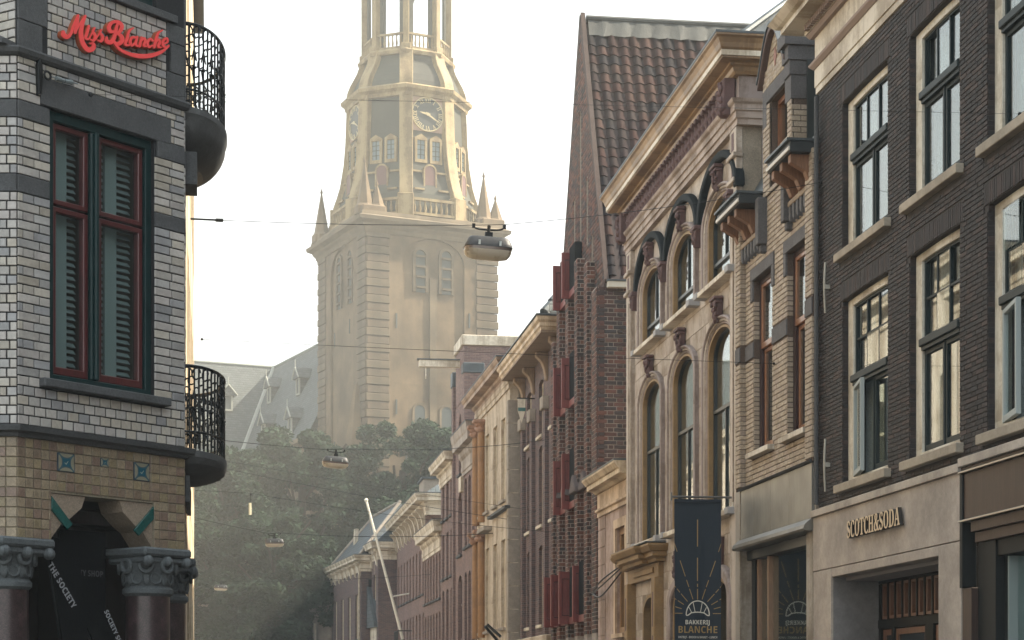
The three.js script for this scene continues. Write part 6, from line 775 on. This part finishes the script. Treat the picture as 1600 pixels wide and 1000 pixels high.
// ------------------------------------------------------------------ hanging street lamps and span wires
const loft = (lv, n = 32, p = 4) => { const P = [], pt = (l, i) => { const a = i / n * 6.283185, c = Math.cos(a), s = Math.sin(a), k = Math.pow(Math.pow(Math.abs(c), p) + Math.pow(Math.abs(s), p), -1 / p); return [c * k * l[1], l[0], s * k * l[2]]; }; for (let j = 0; j + 1 < lv.length; j++) for (let i = 0; i < n; i++) P.push(...pt(lv[j], i), ...pt(lv[j + 1], i), ...pt(lv[j + 1], i + 1), ...pt(lv[j], i), ...pt(lv[j + 1], i + 1), ...pt(lv[j], i + 1)); const g = new THREE.BufferGeometry(); g.setAttribute('position', new THREE.Float32BufferAttribute(P, 3)); return g; };
{
  const housing = mat([.075, .078, .085], .5, { map: T.grain, metalness: .3, bump: T.bumpc, bs: .003 }), cover = mat([.9, .87, .78], .9, { map: T.stain, transmission: .6, thickness: 0 }), band = mat([.14, .11, .1], .25, { clearcoat: .5 }), clip = mat([.4, .42, .4], .4, { metalness: .5 });
  const lamps = [['large dark hanging street lamp in front of the church tower', 2.97, 7.33, -23.82, .05, 0], ['hanging street lamp before the treetops, second nearest', 1.86, 7.03, -44.16, .06, .12], ['small hanging street lamp low before the trees, third nearest', .6, 6.48, -61.49, -.03, 0], ['tiny farthest hanging street lamp beside the corner house', -1.62, 6.4, -87.04, .04, .1]];
  let first; lamps.forEach(([label, x, y, z, roll, ry], i) => {
    let t; if (!first) { t = first = thing('street_lamp', label, 'street lamp', [x, y, z], 0, 'hanging street lamps');
      part(t, 'housing', loft([[.125, .02, .01], [.125, .215, .1], [.12, .245, .13], [.095, .27, .15], [.03, .3, .165], [.0, .312, .17], [-.01, .312, .17]], 32, 6), housing, .7); part(t, 'reflector_band', loft([[-.01, .308, .166], [-.045, .303, .163]]), band, .7); part(t, 'cover', loft([[-.045, .302, .162], [-.085, .292, .155], [-.12, .262, .13], [-.14, .18, .09], [-.145, .01, .01]], 32, 5), cover, .9);
      for (const sx of [-.13, .14]) part(t, 'clip', box(sx - .014, sx + .014, .0, .06, .155, .175), clip);
      part(t, 'bracket', [box(-.05, .05, .125, .2, -.04, .04), rod([0, .19, 0], [0, .29, 0], .022), tube([[-.2, .285, 0], [-.18, .25, 0], [0, .235, 0], [.18, .262, 0], [.2, .3, 0]], .012, 6), box(-.22, -.18, .25, .3, -.02, .02), box(.18, .22, .265, .315, -.02, .02)], M.iron);
    } else { t = first.clone(); t.name = uname('street_lamp'); scene.add(t); t.position.set(x, y, z); t.userData = { label, category: 'street lamp', group: 'hanging street lamps' }; }
    t.rotation.set(0, ry, -roll);
  });
  const wire = (label, pts, r = .006) => { const t = thing('span_wire', label, 'wire', [0, 0, 0], 0, 'span wires across the street'); for (let i = 0; i + 1 < pts.length; i++) { const a = pts[i], b = pts[i + 1], n = 12, P = []; for (let k = 0; k <= n; k++) { const u = k / n; P.push([a[0] + (b[0] - a[0]) * u, a[1] + (b[1] - a[1]) * u - (b[3] || 0) * 4 * u * (1 - u), a[2] + (b[2] - a[2]) * u]); } part(t, 'cable', tube(P, r, 5, 14), M.iron, true); }
    for (const p of [pts[0], pts[pts.length - 1]]) part(t, 'clamp', new THREE.SphereGeometry(.022, 6, 5).translate(p[0], p[1], p[2]), M.iron); };
  wire('wire holding the large lamp before the tower', [[-.45, 7.69, -24.29], [2.77, 7.62, -23.82, .02], [3.17, 7.64, -23.82], [8.08, 8.95, -25.94, .06]], .0045);
  wire('thin wire crossing high above the clock to the dark brick house', [[-1.5, 7.06, -17.35], [8.06, 7.75, -18.85, .0]], .002);
  wire('wire below the large lamp ending on the yellow brick house', [[-.81, 6.91, -28.38], [8.06, 6.75, -28.33, .02]], .004);
  wire('wire holding the second lamp, tied to the eaved house', [[-1.75, 7.7, -45], [1.67, 7.32, -44.16, .02], [2.05, 7.35, -44.16], [8.35, 8.86, -52.9, .12]], .008);
  wire('wire running just under the second lamp', [[-2, 7.75, -48.5], [8.45, 7.1, -56, .05]], .005);
  wire('wire holding the third lamp', [[-2.3, 7.3, -61], [.42, 6.78, -61.49, .02], [.8, 6.8, -61.49], [8.0, 7.0, -63, .12]], .011);
  wire('wire above the third lamp reaching the orange columns', [[-2.2, 8.5, -56], [8.2, 7.2, -60, .1]], .008);
  wire('wire holding the farthest lamp', [[-3.3, 6.9, -86.5], [-1.75, 6.7, -87.04, .0], [-1.5, 6.7, -87.04], [7.8, 6.9, -84, .1]], .009);
  { const t = thing('wall_bracket', 'iron wire bracket on the street side of the corner house', 'bracket'); part(t, 'arm', rod([-1.0, 7.7, -24.3], [-.45, 7.69, -24.29], .013), M.iron); part(t, 'plate', box(-1.02, -.98, 7.4, 7.95, -24.34, -24.26), M.iron); part(t, 'turnbuckle', rod([-.52, 7.69, -24.29], [-.42, 7.69, -24.29], .024), M.iron); }
  { const t = thing('tube_lamp', 'thin pale tube hanging on a wire before the trees', 'tube'); part(t, 'tube', rod([-.16, 6.35, -50.49], [-.16, 6.67, -50.49], .035), mat([.7, .66, .5], .5)); part(t, 'hanger', [rod([-.16, 6.67, -50.49], [-.14, 6.95, -50.49], .008), new THREE.SphereGeometry(.03, 6, 5).translate(-.14, 6.9, -50.49)], M.iron); wire('sagging wire with the pale hanging tube', [[-2, 7.0, -50.4], [-.14, 6.93, -50.49], [8.5, 6.2, -53, .1]], .006); }
  { const t = thing('wall_hook', 'black iron wire hook plate on the glazed brick corner', 'hook', [-2.093, 0.09, -16.86], Math.PI / 4); part(t, 'plate', [ext([[.2, 6.83], [.235, 6.85], [.25, 7.0], [.245, 7.1], [.22, 7.2], [.19, 7.1], [.195, 6.95]], .01, .05, .006)], M.iron); part(t, 'ring', new THREE.TorusGeometry(.035, .011, 6, 14).translate(.285, 7.02, .06), M.iron, true); part(t, 'insulator', [rod([.32, 7.02, .06], [.62, 7.03, .07], .006), rod([.38, 7.02, .06], [.47, 7.02, .06], .022, .018), rod([.48, 7.02, .06], [.56, 7.03, .06], .018, .024)], mat([.16, .19, .2], .7)); }
}
// ------------------------------------------------------------------ the sunlit left side beyond the corner house (seen in reflections), the houses behind the camera, and an added shading block
const mL = [[.68, .63, .56], [.62, .55, .47], [.72, .68, .61], [.66, .6, .52]].map(c => mat(c, .85, { map: T.stain, bump: T.bump, bs: .003 }));
const lx = z => -1.15 - .04 * (-z - 18.3);
[[-30.2, -38.5, 13.2, 0, 'pale stucco house beyond the corner house on the left'], [-38.6, -48, 12.4, 1, 'sand coloured house on the left with five window bays'], [-48.1, -60, 13.6, 2, 'cream house on the left across from the medieval gable'], [-60.1, -78, 12.6, 3, 'long ochre house on the left side of the street'], [-78.1, -98, 12, 0, 'far pale house on the left before the trees']].forEach(([a, b, H, m, label]) => { const L = a - b, n = Math.round(L / 1.9); rowHouse('street_house', label, [lx(b), b], [lx(a), a], H, { wall: mL[m], wins: grid(span(n, .3, L - .3, 1.0), [[.7, 3.1, 0], [4.6, 7.0, .1], [8.2, 10.4, .1]]), cornice: [.35, .5, FB.white], depth: 6, frame: frameW }); });
rowHouse('street_house', 'dark brick house next to the shop with the bronze fascia', [8.1, 10], [8.1, -16.2], 11.5, { wall: FB.dark, wins: grid(span(9, .3, 23.7, 1.3), [[.7, 3.1, 0], [4.6, 7, .1], [8.2, 10.4, .1]]), cornice: [.4, .5, FB.white], depth: 8 });
rowHouse('added_shade_block', 'added unseen brick block behind the dark brick house, shading the corner house', [15.5, -8], [15.5, -19.8], 31, { wall: FB.red, wins: grid(span(5, .5, 11, 1.4), [[13, 15, 0], [17, 19, 0], [21, 23, 0], [25, 27, 0]]), depth: 9 });  // added out of view to keep sun off the corner house and near air
renderer.render(scene, camera);
